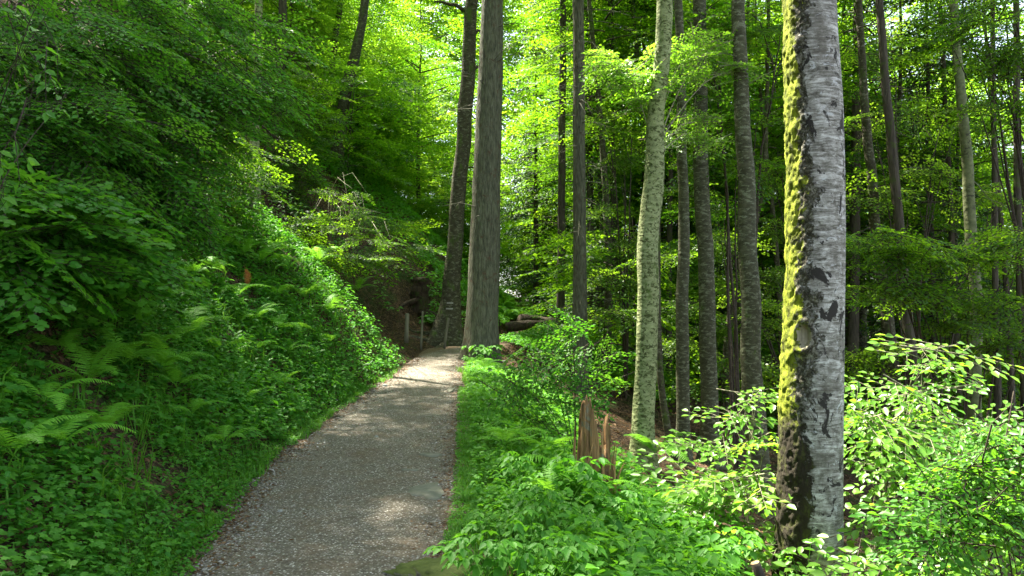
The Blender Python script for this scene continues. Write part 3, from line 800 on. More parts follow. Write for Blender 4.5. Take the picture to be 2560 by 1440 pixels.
def hero_beech():
    d = 6.5
    pts = [(2016, 1560, 190), (2019, 1440, 166), (2025, 1200, 153), (2028, 1000, 150), (2034, 800, 144), (2038, 600, 141), (2038, 400, 139), (2034, 250, 138), (2027, 120, 131), (2024, 0, 126), (2020, -300, 118)]
    L = px_line(pts, d); gz = hz(L[0, 0], d)
    L = np.vstack([[L[0, 0] - .02, d, min(gz, L[0, 2]) - .3, L[0, 3] * 1.12], L, [L[-1, 0] - .1, d, 9, .20], [L[-1, 0] + .1, d, 19, .06]])
    base = np.array([L[1, 0], d, min(gz, L[1, 2])])
    z = np.r_[np.arange(L[0, 2], 4.4, .012), np.arange(4.4, 19, .2)]
    cx = np.interp(z, L[:, 2], L[:, 0]); R = np.interp(z, L[:, 2], L[:, 3])
    k = np.hanning(41); k /= k.sum()
    cx = np.convolve(np.pad(cx, 20, mode='edge'), k, 'valid'); R = np.convolve(np.pad(R, 20, mode='edge'), k, 'valid')
    seg = 120; a = np.arange(seg) / seg * 6.283                 # a = 0: +x, 3pi/2: towards camera
    A, Z = np.meshgrid(a, z)
    # -1 on the mossy side, +1 on the bare side
    side = np.cos(A - math.radians(-40)) * 1.0
    w = sstep(.15, -.25, side)
    ca, sa = np.cos(A), np.sin(A)
    nz = fbm(A * 1.6, Z * 4.5, 3); n2 = fbm(A * 4.5, Z * 13, 5); n3 = fbm(A * 11, Z * 34, 6)      # the wrap lies on the far side
    disp = w * (.024 * nz + .026 * n2 + .020 * n3) + .006 * nz + .0025 * n3
    seam = np.exp(-((side + .02) / .22) ** 2); disp += seam * (.020 * n2 + .014 * n3)
    disp += .03 * np.exp(-np.maximum(Z - base[2], 0) / .35) * np.sin(A * 4 + 1)
    # knot hole facing the camera, left of the middle
    ph = at(2011, 838, d); vc = np.interp(ph[2], z, cx); az = 1.5 * math.pi - math.atan2(vc, d) - math.asin(np.clip((vc - ph[0]) / .235, -1, 1))
    dx = (A - az) * .235; dz = (Z - ph[2])
    rr = np.sqrt((dx / .058) ** 2 + (dz / .105) ** 2)
    disp += .022 * np.exp(-((rr - 1.15) / .28) ** 2) - .055 * sstep(1.02, .55, rr)
    disp += .012 * np.exp(-((dx / .09) ** 2 + ((dz + .13) / .035) ** 2))
    X = cx[:, None] + (R[:, None] + disp) * ca; Y = d + (R[:, None] + disp) * sa
    V = np.stack([X - base[0], Y - base[1], Z - base[2]], -1)
    n = len(z); i = np.arange(n - 1)[:, None] * seg; j = np.arange(seg)[None]; j2 = (j + 1) % seg
    fq = np.stack([i + j, i + j2, i + seg + j2, i + seg + j], -1).reshape(-1, 4)
    root = thing('beech_tree', 'thick old beech with yellow green moss on one side and pale grey bark, in front', 'tree', base)
    keep_k = ((rr[:-1] + rr[1:]) / 2 < .92).reshape(-1)
    mb = MB(); mb.add(V.reshape(-1, 3), fq[~keep_k]); mb.obj('trunk', M['hero_bark'], root, True, {'side': side.reshape(-1)})
    mk = MB()
    used = fq[keep_k]; ui, inv = np.unique(used, return_inverse=True)
    mk.add(V.reshape(-1, 3)[ui], inv.reshape(-1, 4)); kn = mk.obj('knot_hole', M['knot_wood'], root, True); kn['label'] = 'oval knot scar of bare pale wood'
    mb = MB()
    crown_obj(root, 77, 13.0 - base[2], 19 - base[2], 2.2, 16, 9, M['beech_leaf'], off=(L[-1, 0] - base[0], 0, 0), trunk_mb=mb)
    return root
hero_beech()

# tall trunks that can be told apart: pixels from the foot up, (x, y, width)
T, B_ = build_trunk, None
tr, bs, ax = T('spruce_tree', 'tall straight grey spruce at the bend, thickest trunk beside the path', 'tree',
    [(1199, 905, 84), (1203, 850, 77), (1207, 760, 77), (1212, 600, 76), (1218, 400, 68), (1224, 250, 64), (1228, 120, 60), (1231, 0, 54), (1236, -200, 48)], 18, M['spruce_bark'], seg=28, flare=.30, rough=.05, seed=3, twigs=26)
mb = MB(); crown_obj(tr, 31, 13, 19, 2.2, 22, 9, M['needle'], off=(.5, 0, 0), trunk_mb=mb)
tr, bs, ax = T('beech_tree', 'dark mottled beech with white trail marks, leaning behind the grey spruce', 'tree',
    [(1118, 830, 66), (1126, 760, 48), (1136, 640, 40), (1144, 520, 38), (1155, 380, 37), (1165, 260, 38), (1174, 130, 34), (1181, 0, 32), (1190, -160, 30)], 21.5, M['mossy_bark'], seg=18, flare=.6, seed=5, zig=.08,
    limbs=[(1165, 30, 1088, 18, 12), (1178, 90, 1205, 70, 12), (1176, 175, 1196, 160, 15)])
for dy, mt in ((-7, 'white_paint'), (7, 'white_paint')):   # painted way mark
    mb = MB(); P0 = at(1126, 765 + dy, 21.5)
    aa = np.linspace(math.radians(256), math.radians(288), 9); hh = .020
    c0 = ax(P0[2] - bs[2])[0]
    R = ax(P0[2] - bs[2])[1] * 1.10
    lo = np.stack([c0[0] + R * np.cos(aa), R * np.sin(aa), np.full(9, P0[2] - bs[2] - hh)], 1); up = lo + np.array([0, 0, 2 * hh])
    mb.add(np.r_[lo, up], [[k, k + 1, k + 10, k + 9] for k in range(8)]); o = mb.obj('trail_mark', M[mt], tr)
    o['label'] = ('white' if mt[0] == 'w' else 'red') + ' painted stripe of the way mark'
rr_ = rng_(55)
for k in range(7):
    az = math.radians(150 + 38 * k + rr_.normal(0, 8)); ln = rr_.uniform(.8, 1.7); t = np.linspace(0, 1, 12)[:, None]
    L = np.array([math.cos(az), math.sin(az), 0]) * (.15 + ln * t) + np.cumsum(rr_.normal(0, .035, (12, 3)), 0) * np.array([1, 1, .3])
    L[:, 2] = height(L[:, 0] + bs[0], L[:, 1] + bs[1]) - bs[2] + .10 * (1 - t[:, 0]) - .02
    mb = MB(); tube(mb, L, .085 * (1 - .8 * t[:, 0]), 7, .12, rr_); mb.obj('root', M['mossy_bark'], tr, True)
mb = MB(); crown_obj(tr, 32, 13, 19, 2.2, 18, 9, M['beech_leaf'], off=(.6, 0, 0), trunk_mb=mb)
SPEC = [
    ('spruce_tree', 'thin dark spruce, left one of the pair in the middle', [(1402, 800, 21), (1403, 600, 19), (1405, 300, 18), (1407, 100, 17), (1408, -60, 15)], 25, 'dark_bark', 90, 8),
    ('spruce_tree', 'brown spruce, right thicker one of the pair in the middle', [(1450, 880, 40), (1449, 700, 34), (1448, 450, 32), (1447, 200, 30), (1446, 0, 28), (1445, -80, 27)], 19, 'spruce_bark', 80, 9),
    ('spruce_tree', 'dark thin spruce half hidden behind the brown spruce', [(1478, 790, 17), (1476, 500, 16), (1472, 250, 14), (1470, 0, 12)], 29, 'dark_bark', 40, 10),
    ('spruce_tree', 'thin black trunk standing alone between brown spruce and pale beech', [(1533, 810, 17), (1533, 500, 16), (1530, 250, 15), (1527, 0, 13)], 28, 'dark_bark', 60, 11),
    ('beech_tree', 'slim dark trunk with a swept foot right behind the pale beech', [(1690, 1160, 26), (1672, 1100, 20), (1652, 1000, 17), (1645, 850, 15), (1645, 650, 14), (1648, 400, 13), (1652, 100, 12)], 13.2, 'mossy_bark', 0, 12),
    ('beech_tree', 'grey beech trunk, left of the mottled pair on the dark slope', [(1709, 1165, 36), (1708, 1000, 33), (1707, 800, 32), (1706, 600, 29), (1704, 400, 25), (1700, 150, 22), (1698, -50, 20)], 13.4, 'mottled_bark', 0, 13),
    ('beech_tree', 'mottled beech trunk, right of the mottled pair on the dark slope', [(1780, 1170, 46), (1774, 1000, 43), (1765, 800, 41), (1761, 600, 40), (1755, 400, 38), (1749, 150, 34), (1745, -50, 32)], 14.5, 'mottled_bark', 0, 14),
    ('beech_tree', 'tall mottled grey beech just left of the mossy old beech', [(1898, 1300, 58), (1890, 1100, 53), (1880, 900, 50), (1872, 700, 47), (1867, 500, 45), (1858, 300, 38), (1852, 120, 35), (1850, 0, 33)], 12, 'mottled_bark', 4, 15),
    ('beech_tree', 'mossy curved thin tree between the mottled trunks, forking higher up', [(1815, 960, 22), (1818, 860, 20), (1832, 740, 19), (1862, 640, 17), (1893, 560, 15), (1908, 470, 13), (1912, 340, 11)], 22, 'mossy_bark', 0, 16),
    ('spruce_tree', 'dark bowed trunk curving right, second right of the mossy old beech', [(2300, 1060, 30), (2284, 950, 27), (2262, 740, 25), (2250, 600, 24), (2238, 450, 23), (2225, 330, 22), (2210, 180, 20), (2198, 0, 18), (2190, -80, 17)], 16, 'dark_bark', 30, 17),
    ('beech_tree', 'brown trunk right next to the mossy old beech, foliage over its top', [(2240, 1000, 34), (2222, 850, 30), (2205, 700, 28), (2190, 560, 26), (2175, 420, 24), (2165, 250, 20), (2150, 90, 17), (2140, -60, 15)], 17, 'mossy_bark', 10, 18),
    ('ash_tree', 'light olive trunk with a bend, tallest near the right edge', [(2462, 1300, 36), (2440, 1100, 33), (2430, 950, 31), (2438, 800, 30), (2437, 640, 28), (2428, 480, 27), (2408, 330, 25), (2395, 180, 22), (2386, 0, 20), (2380, -100, 18)], 14, 'green_bark', 6, 19),
    ('spruce_tree', 'thin dark trunk right of the light olive trunk against the sky gap', [(2496, 1140, 19), (2490, 800, 15), (2487, 500, 14), (2484, 250, 11)], 20, 'dark_bark', 40, 20),
    ('beech_tree', 'dark branching trunk at the very right edge of the picture', [(2575, 1180, 26), (2560, 900, 20), (2552, 700, 18), (2546, 450, 17), (2542, 200, 15), (2540, -50, 14)], 17, 'dark_bark', 12, 21),
    ('spruce_tree', 'thin dark trunk left of the light olive trunk, half in foliage', [(2395, 1080, 20), (2388, 800, 17), (2380, 600, 14), (2370, 400, 12)], 23, 'dark_bark', 40, 22),
    ('beech_tree', 'dark beech leaning right on the upper left slope', [(836, 430, 34), (845, 360, 32), (862, 250, 30), (885, 150, 28), (905, 60, 22), (922, -60, 20)], 30, 'mossy_bark', 0, 23),
    ('beech_tree', 'thin dark beech on the slope behind the leaning dark beech', [(796, 390, 22), (806, 300, 20), (825, 200, 17), (840, 90, 15), (855, -50, 14)], 33, 'dark_bark', 0, 24),
    ('beech_tree', 'pale slim trunk among the leaves at the upper left', [(635, 490, 26), (638, 380, 24), (640, 250, 23), (644, 100, 20), (648, -60, 18)], 19, 'pale_bark', 0, 25),
    ('beech_tree', 'slim dark trunk leaning at the top left of the leaning dark beech', [(690, 300, 24), (700, 150, 22), (708, 0, 20), (712, -60, 18)], 27, 'dark_bark', 0, 26),
    ('spruce_tree', 'dark spruce trunk in the shade between the mottled pair and pale beech', [(1672, 960, 16), (1672, 700, 15), (1676, 400, 13)], 26, 'dark_bark', 30, 27),
    ('spruce_tree', 'dark spruce deep in the shade close right of the old mossy beech', [(2130, 980, 30), (2135, 700, 26), (2140, 400, 23), (2143, 100, 20)], 24, 'dark_bark', 60, 28),
]
for (nm, lb, pts, d, mt, tw, sd) in SPEC:
    tr, bs, ax = T(nm, lb, 'tree', pts, d, M[mt], twigs=tw, seed=sd, zig=.06 if nm != 'spruce_tree' else .02, seg=14, rough=.06, smoothn=30)
    topx = ax(12)[0][0]
    if nm == 'spruce_tree': mb = MB(); crown_obj(tr, sd, 12.5, 19 - bs[2], 1.8, 16, 8, M['needle'], off=(topx, 0, 0))
    elif 'upper left' in lb: crown_obj(tr, sd, 11, 17, 1.9, 16, 8, M['beech_leaf'], off=(topx, 0, 0))
    elif d < 25: crown_obj(tr, sd, 14 if d < 17.5 else 9.5, 18 - bs[2], 3.0, 20, 9, M['beech_leaf'], off=(topx, 0, 0))
    else: crown_obj(tr, sd, 5.5, 14, 3.6, 26, 10, M['beech_leaf'], off=(topx, 0, 0))
# second stem of the curved tree is part of it: the fork
# ------------------------------------------------------------------ pale beech with sunlit side shoots
tr, bs, ax = T('beech_tree', 'pale sunlit beech with leafy side shoots, slightly leaning, in the middle right', 'tree',
    [(1612, 1195, 56), (1612, 1000, 53), (1614, 800, 53), (1622, 600, 54), (1632, 450, 50), (1642, 300, 43), (1655, 160, 40), (1660, 0, 41), (1662, -100, 40)], 11.4, M['pale_bark'], seg=22, flare=.32, rough=.07, seed=41, zig=.05)
def blob_sprays(mb, tm, root_pt, blobs, base, sprays, seed, dirx=(1, 0, -.15), dj=.6, shape='oval', sc_=1.0, up=None, rollj=.3, stem_r=.012, twr=.0035):
    """sprays of leaves spread through ellipsoids given by picture position, depth and size in metres; a branch runs to each"""
    r = rng_(seed)
    for (px, py, d, rx, ry, rz, n) in blobs:
        c = at(px, py, d) - base
        v = norm(r.normal(0, 1, (n, 3))) * (r.random((n, 1)) ** .45)
        O = c + v * np.array([rx, ry, rz])
        D = np.array(dirx)[None] + r.normal(0, dj, (n, 3)) * np.array([1, 1, .35]) + v * np.array([.7, .7, .1])
        add_sprays(mb, sprays, O - norm(D) * .35 * sc_, D, sc_ * r.uniform(.7, 1.3, n), r, shape, tm, rollj, None if up is None else np.tile(np.asarray(up, float), (n, 1)), twr=twr)
        if root_pt is not None:
            a = np.asarray(root_pt, float); e = c + np.array([rx * .3, 0, 0]); t = np.linspace(0, 1, 10)[:, None]
            ln = np.linalg.norm(e - a)
            L = a * (1 - t) + e * t + np.array([0, 0, .16 * ln]) * np.sin(t * math.pi) + np.cumsum(r.normal(0, .01, (10, 3)), 0) * ln * .4
            tube(tm, L, stem_r * (.6 + .3 * ln) * (1 - .8 * t[:, 0]), 6, cap=False)
            for q_ in range(max(2, n // 8)):
                s = r.uniform(.45, .95); p = np.array([np.interp(s, t[:, 0], L[:, m]) for m in range(3)]); o = O[r.integers(0, n)]
                tube(tm, np.array([p, (p + o) / 2 + np.array([0, 0, .04 * ln]), o]), np.array([.5, .35, .15]) * stem_r * (.4 + .2 * ln), 4, cap=False)
mb = MB(); tm = MB()
blob_sprays(mb, tm, ax(4.05 - bs[2])[0], [(1560, 170, 11.7, .55, .5, .16, 12), (1500, 130, 11.6, .22, .3, .07, 4), (1630, 205, 11.6, .45, .4, .25, 14), (1590, 260, 11.6, .3, .3, .12, 7), (1700, 140, 11.8, .5, .5, .2, 14),
    (1780, 110, 12, .55, .6, .2, 14), (1830, 180, 12, .45, .6, .2, 10), (1700, 290, 11.8, .3, .3, .08, 5)], bs, SPR_NEAR, 5, (0, -.3, -.12), .9, stem_r=.009)
blob_sprays(mb, tm, ax(3.9 - bs[2])[0], [(1740, 300, 11.7, .2, .2, .08, 3), (1770, 345, 12.4, .5, .5, .12, 8), (1690, 340, 12.3, .4, .4, .1, 6)], bs, SPR_NEAR, 6, (.4, -.2, .1), .8, stem_r=.008)
mb.obj('foliage', M['bright_leaf'], tr); tm.obj('branch', M['pale_twig'], tr, True)
crown_obj(tr, 43, 14.5, 18, 2.6, 12, 9, M['beech_leaf'], off=(ax(12)[0][0], 0, 0))

# ------------------------------------------------------------------ shrubs and saplings
def shrub(name, label, cat, base, blobs, leafm, sprays, seed, shape='oval', twig='twig', dirx=(1, -.3, -.3), dj=.55, sc_=1.0, stem_r=.016, up=None, rollj=.3, group=None, upv=None, twr=.0035):
    root = thing(name, label, cat, base, group)
    mb = MB(); tm = MB()
    blob_sprays(mb, tm, (0, 0, -.1), blobs, np.asarray(base, float), sprays, seed, dirx, dj, shape, sc_, upv, rollj, stem_r, twr)
    tm.obj('branch', M[twig], root, True); mb.obj('foliage', M[leafm], root)
    return root
def on_ground(x, y): return np.array([x, y, hz(x, y)])
shrub('shrub', 'leafy beech bough spreading over the upper left corner', 'shrub', on_ground(-5.6, 7.0),
      [(90, 120, 7.2, 1.0, 1.0, .8, 70), (300, 150, 8.0, 1.0, 1.1, .7, 80), (40, 330, 6.8, .8, .9, .7, 60), (260, 330, 7.4, .9, 1.0, .7, 75), (150, -40, 8.6, 1.3, 1.0, .6, 50)], 'shrub_leaf', SPR_NEAR, 61, dirx=(.9, -.25, -.35), dj=.42)
shrub('shrub', 'long drooping bough of leaves reaching right above the bank', 'shrub', on_ground(-6.6, 9.8),
      [(480, 130, 9.4, 1.1, 1.1, .7, 80), (600, 230, 9.6, .7, .8, .4, 46), (430, 260, 8.8, .9, 1.0, .6, 70), (520, 330, 9.2, .5, .8, .3, 26), (380, 40, 9.5, 1.1, 1.2, .6, 44), (610, 60, 10.5, 1.0, 1.1, .7, 34)], 'shrub_leaf', SPR_NEAR, 62, dirx=(.9, -.2, -.4), dj=.4)
shrub('shrub', 'dense shrub with a sun touched crown edge in the middle of the left side', 'shrub', on_ground(-4.9, 8.6),
      [(330, 420, 8.4, .8, .9, .5, 75), (430, 480, 8.2, .45, .7, .45, 40), (200, 470, 7.6, .8, .9, .6, 70), (330, 560, 8.0, .7, .8, .4, 50)], 'shrub_leaf', SPR_NEAR, 63, dirx=(.85, -.3, -.3), dj=.45)
shrub('shrub', 'shaded shrub low on the left bank with lobed leaves', 'shrub', on_ground(-4.0, 6.2),
      [(90, 560, 6.0, .7, .7, .5, 50), (230, 620, 6.6, .7, .7, .45, 50), (60, 660, 5.8, .5, .6, .3, 26), (330, 650, 7.4, .5, .6, .25, 20)], 'shrub_leaf', [make_spray(rng_(90 + k), .7, .060, 9, .8, .2, .4) for k in range(4)], 64, 'lobed', dirx=(.8, -.4, -.2), dj=.5)
shrub('shrub', 'close hanging twig with big pale leaves at the left edge', 'shrub', on_ground(-2.9, 3.7),
      [(5, 395, 3.3, .06, .10, .12, 3), (30, 475, 3.3, .05, .06, .10, 2), (110, 225, 3.8, .08, .1, .08, 2), (150, 190, 4.4, .2, .2, .10, 3), (110, 5, 3.2, .06, .06, .04, 1)], 'shrub_leaf', [make_spray(rng_(120 + k), .30, .055, 1, 1.2, .5, .4) for k in range(3)], 65, 'oval', dirx=(.6, -.1, -.7), dj=.3, stem_r=.004, twr=.002)
shrub('shrub', 'dark green beech thicket on the slope above the bank crest', 'shrub', on_ground(-7.2, 15.5),
      [(560, 390, 15, 1.1, 1.2, .7, 56), (720, 330, 22.5, 1.5, 1.0, 1.0, 60), (540, 460, 14, .9, 1.0, .5, 40), (620, 180, 22, 1.6, 1.0, 1.0, 54), (760, 200, 23, 1.6, 1.2, .8, 54), (720, 440, 22.5, 1.3, .9, .6, 40)], 'beech_leaf', SPR_MID, 66, 'rhomb', dirx=(.6, -.5, -.25), dj=.7)
shrub('sapling', 'thin leaning sapling with pale sunlit stem on the bank crest', 'sapling', ground_at(822, 700)[0],
      [(880, 530, 14.6, .7, .6, .07, 10), (840, 565, 14.4, .4, .5, .06, 6), (930, 600, 15, .7, .6, .07, 8), (870, 490, 15, .5, .5, .1, 6), (800, 540, 14.6, .4, .4, .06, 5)], 'beech_leaf', SPR_NEAR, 67, 'oval', 'pale_twig', dirx=(.5, -.3, -.1), dj=.8, stem_r=.005, sc_=.8)
shrub('sapling', 'low leafy sapling hanging over the dark hollow', 'sapling', on_ground(-5.0, 19.5),
      [(800, 640, 18.5, .8, .7, .25, 18), (900, 640, 19.5, 1.0, .8, .18, 18), (740, 560, 18, .8, .8, .3, 20), (960, 560, 21, 1.2, .8, .2, 22), (1010, 620, 22, .9, .8, .15, 14)], 'beech_leaf', SPR_MID, 68, 'rhomb', dirx=(.7, -.3, -.15), dj=.7)
# sunlit young beeches at the lower right, between old beech and frame edge
shrub('sapling', 'brightly sunlit young beech right beside the mossy old beech', 'sapling', on_ground(3.3, 7.4),
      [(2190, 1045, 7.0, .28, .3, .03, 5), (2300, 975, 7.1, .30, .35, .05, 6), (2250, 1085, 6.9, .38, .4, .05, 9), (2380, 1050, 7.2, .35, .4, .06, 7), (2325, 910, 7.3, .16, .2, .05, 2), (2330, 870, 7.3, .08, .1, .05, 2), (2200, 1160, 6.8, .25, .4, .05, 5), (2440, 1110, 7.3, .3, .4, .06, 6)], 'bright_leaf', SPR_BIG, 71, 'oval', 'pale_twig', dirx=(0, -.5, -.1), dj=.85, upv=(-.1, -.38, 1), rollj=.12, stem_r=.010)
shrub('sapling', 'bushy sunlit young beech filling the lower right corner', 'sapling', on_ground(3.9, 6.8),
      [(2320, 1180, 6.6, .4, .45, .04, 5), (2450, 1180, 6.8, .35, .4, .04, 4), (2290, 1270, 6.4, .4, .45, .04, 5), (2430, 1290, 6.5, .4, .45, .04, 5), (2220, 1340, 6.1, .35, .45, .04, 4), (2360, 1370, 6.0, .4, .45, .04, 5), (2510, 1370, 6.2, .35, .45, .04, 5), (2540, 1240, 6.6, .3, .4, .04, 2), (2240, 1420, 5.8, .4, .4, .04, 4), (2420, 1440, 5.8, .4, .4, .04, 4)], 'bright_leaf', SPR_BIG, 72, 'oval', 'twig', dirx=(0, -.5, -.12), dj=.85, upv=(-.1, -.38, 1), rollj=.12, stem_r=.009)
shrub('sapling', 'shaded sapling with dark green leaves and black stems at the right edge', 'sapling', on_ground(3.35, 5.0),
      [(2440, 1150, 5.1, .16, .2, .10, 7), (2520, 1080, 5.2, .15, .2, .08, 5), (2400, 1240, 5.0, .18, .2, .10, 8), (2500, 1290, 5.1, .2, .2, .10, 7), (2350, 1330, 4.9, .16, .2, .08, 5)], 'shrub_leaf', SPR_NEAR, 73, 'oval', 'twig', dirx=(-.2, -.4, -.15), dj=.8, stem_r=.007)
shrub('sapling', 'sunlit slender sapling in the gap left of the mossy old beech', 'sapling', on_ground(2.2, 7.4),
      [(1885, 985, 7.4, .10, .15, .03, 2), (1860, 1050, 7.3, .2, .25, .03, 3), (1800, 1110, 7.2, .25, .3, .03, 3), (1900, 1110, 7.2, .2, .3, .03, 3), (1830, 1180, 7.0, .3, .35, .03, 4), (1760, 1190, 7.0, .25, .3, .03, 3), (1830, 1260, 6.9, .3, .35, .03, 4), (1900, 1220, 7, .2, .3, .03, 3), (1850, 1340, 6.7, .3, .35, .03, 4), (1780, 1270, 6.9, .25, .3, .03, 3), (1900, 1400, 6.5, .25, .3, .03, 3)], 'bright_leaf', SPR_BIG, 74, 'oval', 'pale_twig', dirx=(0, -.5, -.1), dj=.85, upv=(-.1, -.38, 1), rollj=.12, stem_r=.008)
shrub('sapling', 'young green beech growing behind the broken stump beside the path', 'sapling', on_ground(.75, 8.9),
      [(1400, 850, 8.9, .22, .3, .04, 3), (1330, 880, 8.9, .25, .3, .04, 3), (1440, 900, 8.8, .35, .35, .04, 5), (1370, 940, 8.8, .4, .4, .04, 6), (1500, 880, 9.0, .25, .3, .04, 3), (1300, 980, 8.7, .3, .3, .04, 4), (1440, 1000, 8.7, .35, .4, .04, 5), (1540, 950, 8.9, .25, .3, .04, 3), (1380, 1060, 8.6, .35, .35, .04, 4), (1415, 780, 9, .12, .15, .04, 2)], 'shrub_leaf', SPR_NEAR, 75, 'oval', 'twig', dirx=(0, -.4, -.08), dj=.85, stem_r=.007)
shrub('sapling', 'layered sunlit beech boughs right of the mossy old beech at mid height', 'sapling', on_ground(6.2, 10.8),
      [(2180, 590, 10, .45, .6, .06, 14), (2290, 615, 10.2, .6, .6, .07, 20), (2420, 640, 10.5, .6, .7, .08, 22), (2520, 590, 10.6, .5, .6, .10, 16), (2190, 715, 10.1, .5, .6, .06, 15), (2310, 735, 10.4, .6, .7, .07, 20), (2470, 750, 10.6, .6, .7, .08, 20), (2390, 805, 10.4, .6, .6, .06, 14), (2540, 850, 10.6, .5, .5, .10, 14), (2200, 660, 10.3, .4, .5, .05, 8)], 'beech_leaf', SPR_NEAR, 76, 'oval', 'twig', dirx=(-.3, -.5, -.1), dj=.8, stem_r=.012)
shrub('sapling', 'green leafed bough high in the upper right corner', 'sapling', on_ground(8.6, 12.5),
      [(2480, 60, 11.5, .7, .6, .35, 26), (2540, 130, 11.4, .5, .5, .25, 16), (2500, 250, 11.6, .5, .5, .2, 10), (2400, 30, 12, .5, .6, .2, 12)], 'beech_leaf', SPR_NEAR, 77, 'oval', 'twig', dirx=(-.5, -.4, -.3), dj=.7, stem_r=.012)
shrub('sapling', 'green foliage spray between the pale beech and tall mottled beech', 'sapling', on_ground(4.3, 15),
      [(1760, 200, 14.5, .9, .8, .3, 26), (1860, 280, 15, .8, .8, .3, 22), (1800, 400, 15, .7, .8, .25, 18), (1900, 60, 15, .9, .8, .4, 26), (1770, 60, 15, .8, .8, .3, 20), (1780, 520, 16, .7, .7, .2, 12)], 'beech_leaf', SPR_MID, 78, 'rhomb', dirx=(-.2, -.5, -.15), dj=.8, stem_r=.012)
shrub('sapling', 'leafy sapling layers between the middle pair of spruces and pale beech', 'sapling', on_ground(2.9, 20),
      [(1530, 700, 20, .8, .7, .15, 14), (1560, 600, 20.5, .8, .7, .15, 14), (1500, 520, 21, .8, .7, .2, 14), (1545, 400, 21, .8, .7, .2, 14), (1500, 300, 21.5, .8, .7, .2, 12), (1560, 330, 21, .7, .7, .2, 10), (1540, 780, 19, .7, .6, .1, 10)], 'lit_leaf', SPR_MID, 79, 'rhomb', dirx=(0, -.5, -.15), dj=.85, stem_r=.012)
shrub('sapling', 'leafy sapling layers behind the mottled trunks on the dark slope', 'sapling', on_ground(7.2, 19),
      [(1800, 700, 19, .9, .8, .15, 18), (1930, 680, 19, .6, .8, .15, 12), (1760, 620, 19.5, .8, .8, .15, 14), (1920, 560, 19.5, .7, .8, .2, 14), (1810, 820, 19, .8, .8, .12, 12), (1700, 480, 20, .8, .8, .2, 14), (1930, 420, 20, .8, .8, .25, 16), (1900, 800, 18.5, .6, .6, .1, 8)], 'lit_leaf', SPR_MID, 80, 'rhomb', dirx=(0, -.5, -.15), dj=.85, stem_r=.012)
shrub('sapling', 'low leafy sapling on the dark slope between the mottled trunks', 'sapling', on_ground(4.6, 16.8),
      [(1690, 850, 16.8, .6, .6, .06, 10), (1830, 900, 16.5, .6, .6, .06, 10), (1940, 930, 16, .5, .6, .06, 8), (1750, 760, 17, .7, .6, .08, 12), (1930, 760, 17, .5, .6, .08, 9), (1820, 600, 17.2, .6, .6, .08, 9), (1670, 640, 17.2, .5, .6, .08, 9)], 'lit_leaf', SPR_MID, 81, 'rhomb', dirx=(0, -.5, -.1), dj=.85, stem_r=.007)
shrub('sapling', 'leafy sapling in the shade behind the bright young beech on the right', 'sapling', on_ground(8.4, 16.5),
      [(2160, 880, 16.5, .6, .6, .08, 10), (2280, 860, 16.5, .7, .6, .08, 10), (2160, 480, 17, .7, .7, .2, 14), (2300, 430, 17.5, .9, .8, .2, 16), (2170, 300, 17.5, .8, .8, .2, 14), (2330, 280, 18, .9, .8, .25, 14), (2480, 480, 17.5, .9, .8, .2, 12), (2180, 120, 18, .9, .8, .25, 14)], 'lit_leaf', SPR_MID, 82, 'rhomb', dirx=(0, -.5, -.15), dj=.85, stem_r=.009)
# herbs with compound leaves along the lower right
def compound_herb(name, label, px, py, d, seed, n=9, lf=.085, hgt=.5, spread=.35, group=None):
    p = at(px, py, d); p[2] = hz(p[0], p[1]); r = rng_(seed)
    root = thing(name, label, 'plant', p, group); mb = MB(); tm = MB()
    for k in range(n):
        az = r.random() * 6.28; q_ = np.array([math.cos(az), math.sin(az), 0]) * spread * r.uniform(.3, 1)
        e = q_ + np.array([0, 0, hgt * r.uniform(.6, 1.1)])
        tube(tm, np.array([q_ * .15, q_ * .5 + np.array([0, 0, e[2] * .6]), e]), [.004, .003, .002], 4, cap=False)
        out = norm(q_ + r.normal(0, .05, 3) * np.array([1, 1, 0]) + np.array([0, 0, -.12]))
        sd = np.cross(np.array([0, 0, 1.]), out)
        for (b, f) in ((0, 1.0), (1, .85), (-1, .85)):
            dr = norm(out * (1 if b == 0 else .45) + sd * b * .9); o = e + dr * lf * (.9 if b == 0 else .6)
            for (c, g) in ((0, 1.1), (1, .9), (-1, .9)):
                dd = norm(dr * (1 if c == 0 else .5) + np.cross(np.array([0, 0, 1.]), dr) * c * .85 + np.array([0, 0, -.15]))
                add_leaves(mb, o[None], dd[None], norm(np.array([[0, 0, 1.]]) + r.normal(0, .2, (1, 3))), np.array([lf * g * f * r.uniform(.9, 1.2)]), 'oval', np.array([np.clip(r.normal(.65, .2), 0, 1)]))
    tm.obj('stem', M['grass'], root); mb.obj('foliage', M['herb_leaf'], root)
    return root
HB = rng_(99)
for k in range(44):
    px = HB.uniform(1200, 1800); d = HB.uniform(4.0, 7.2); py = 1440
    compound_herb('herb', 'tall herb with compound leaves in the shaded patch at the bottom', px, 1300, d, 300 + k, HB.integers(8, 14), HB.uniform(.06, .095), HB.uniform(.3, .55), HB.uniform(.2, .4), 'tall herbs at the bottom right of the path')
compound_herb('herb', 'light green herb standing right in front of the broken stump', 1430, 1200, 6.4, 350, 9, .11, .62, .3)
compound_herb('herb', 'herb with broad leaflets hiding the left foot of the broken stump', 1400, 1200, 6.7, 353, 10, .09, .5, .3)
compound_herb('herb', 'herb with broad leaflets hiding the right foot of the broken stump', 1560, 1200, 6.6, 354, 10, .09, .5, .3)
compound_herb('herb', 'small pale herb sprouting at the foot of the mossy old beech', 2010, 1440, 6.1, 351, 7, .06, .55, .2)
compound_herb('herb', 'leafy herb at the foot of the tall grey spruce', 1205, 900, 17.4, 352, 12, .13, .5, .4)

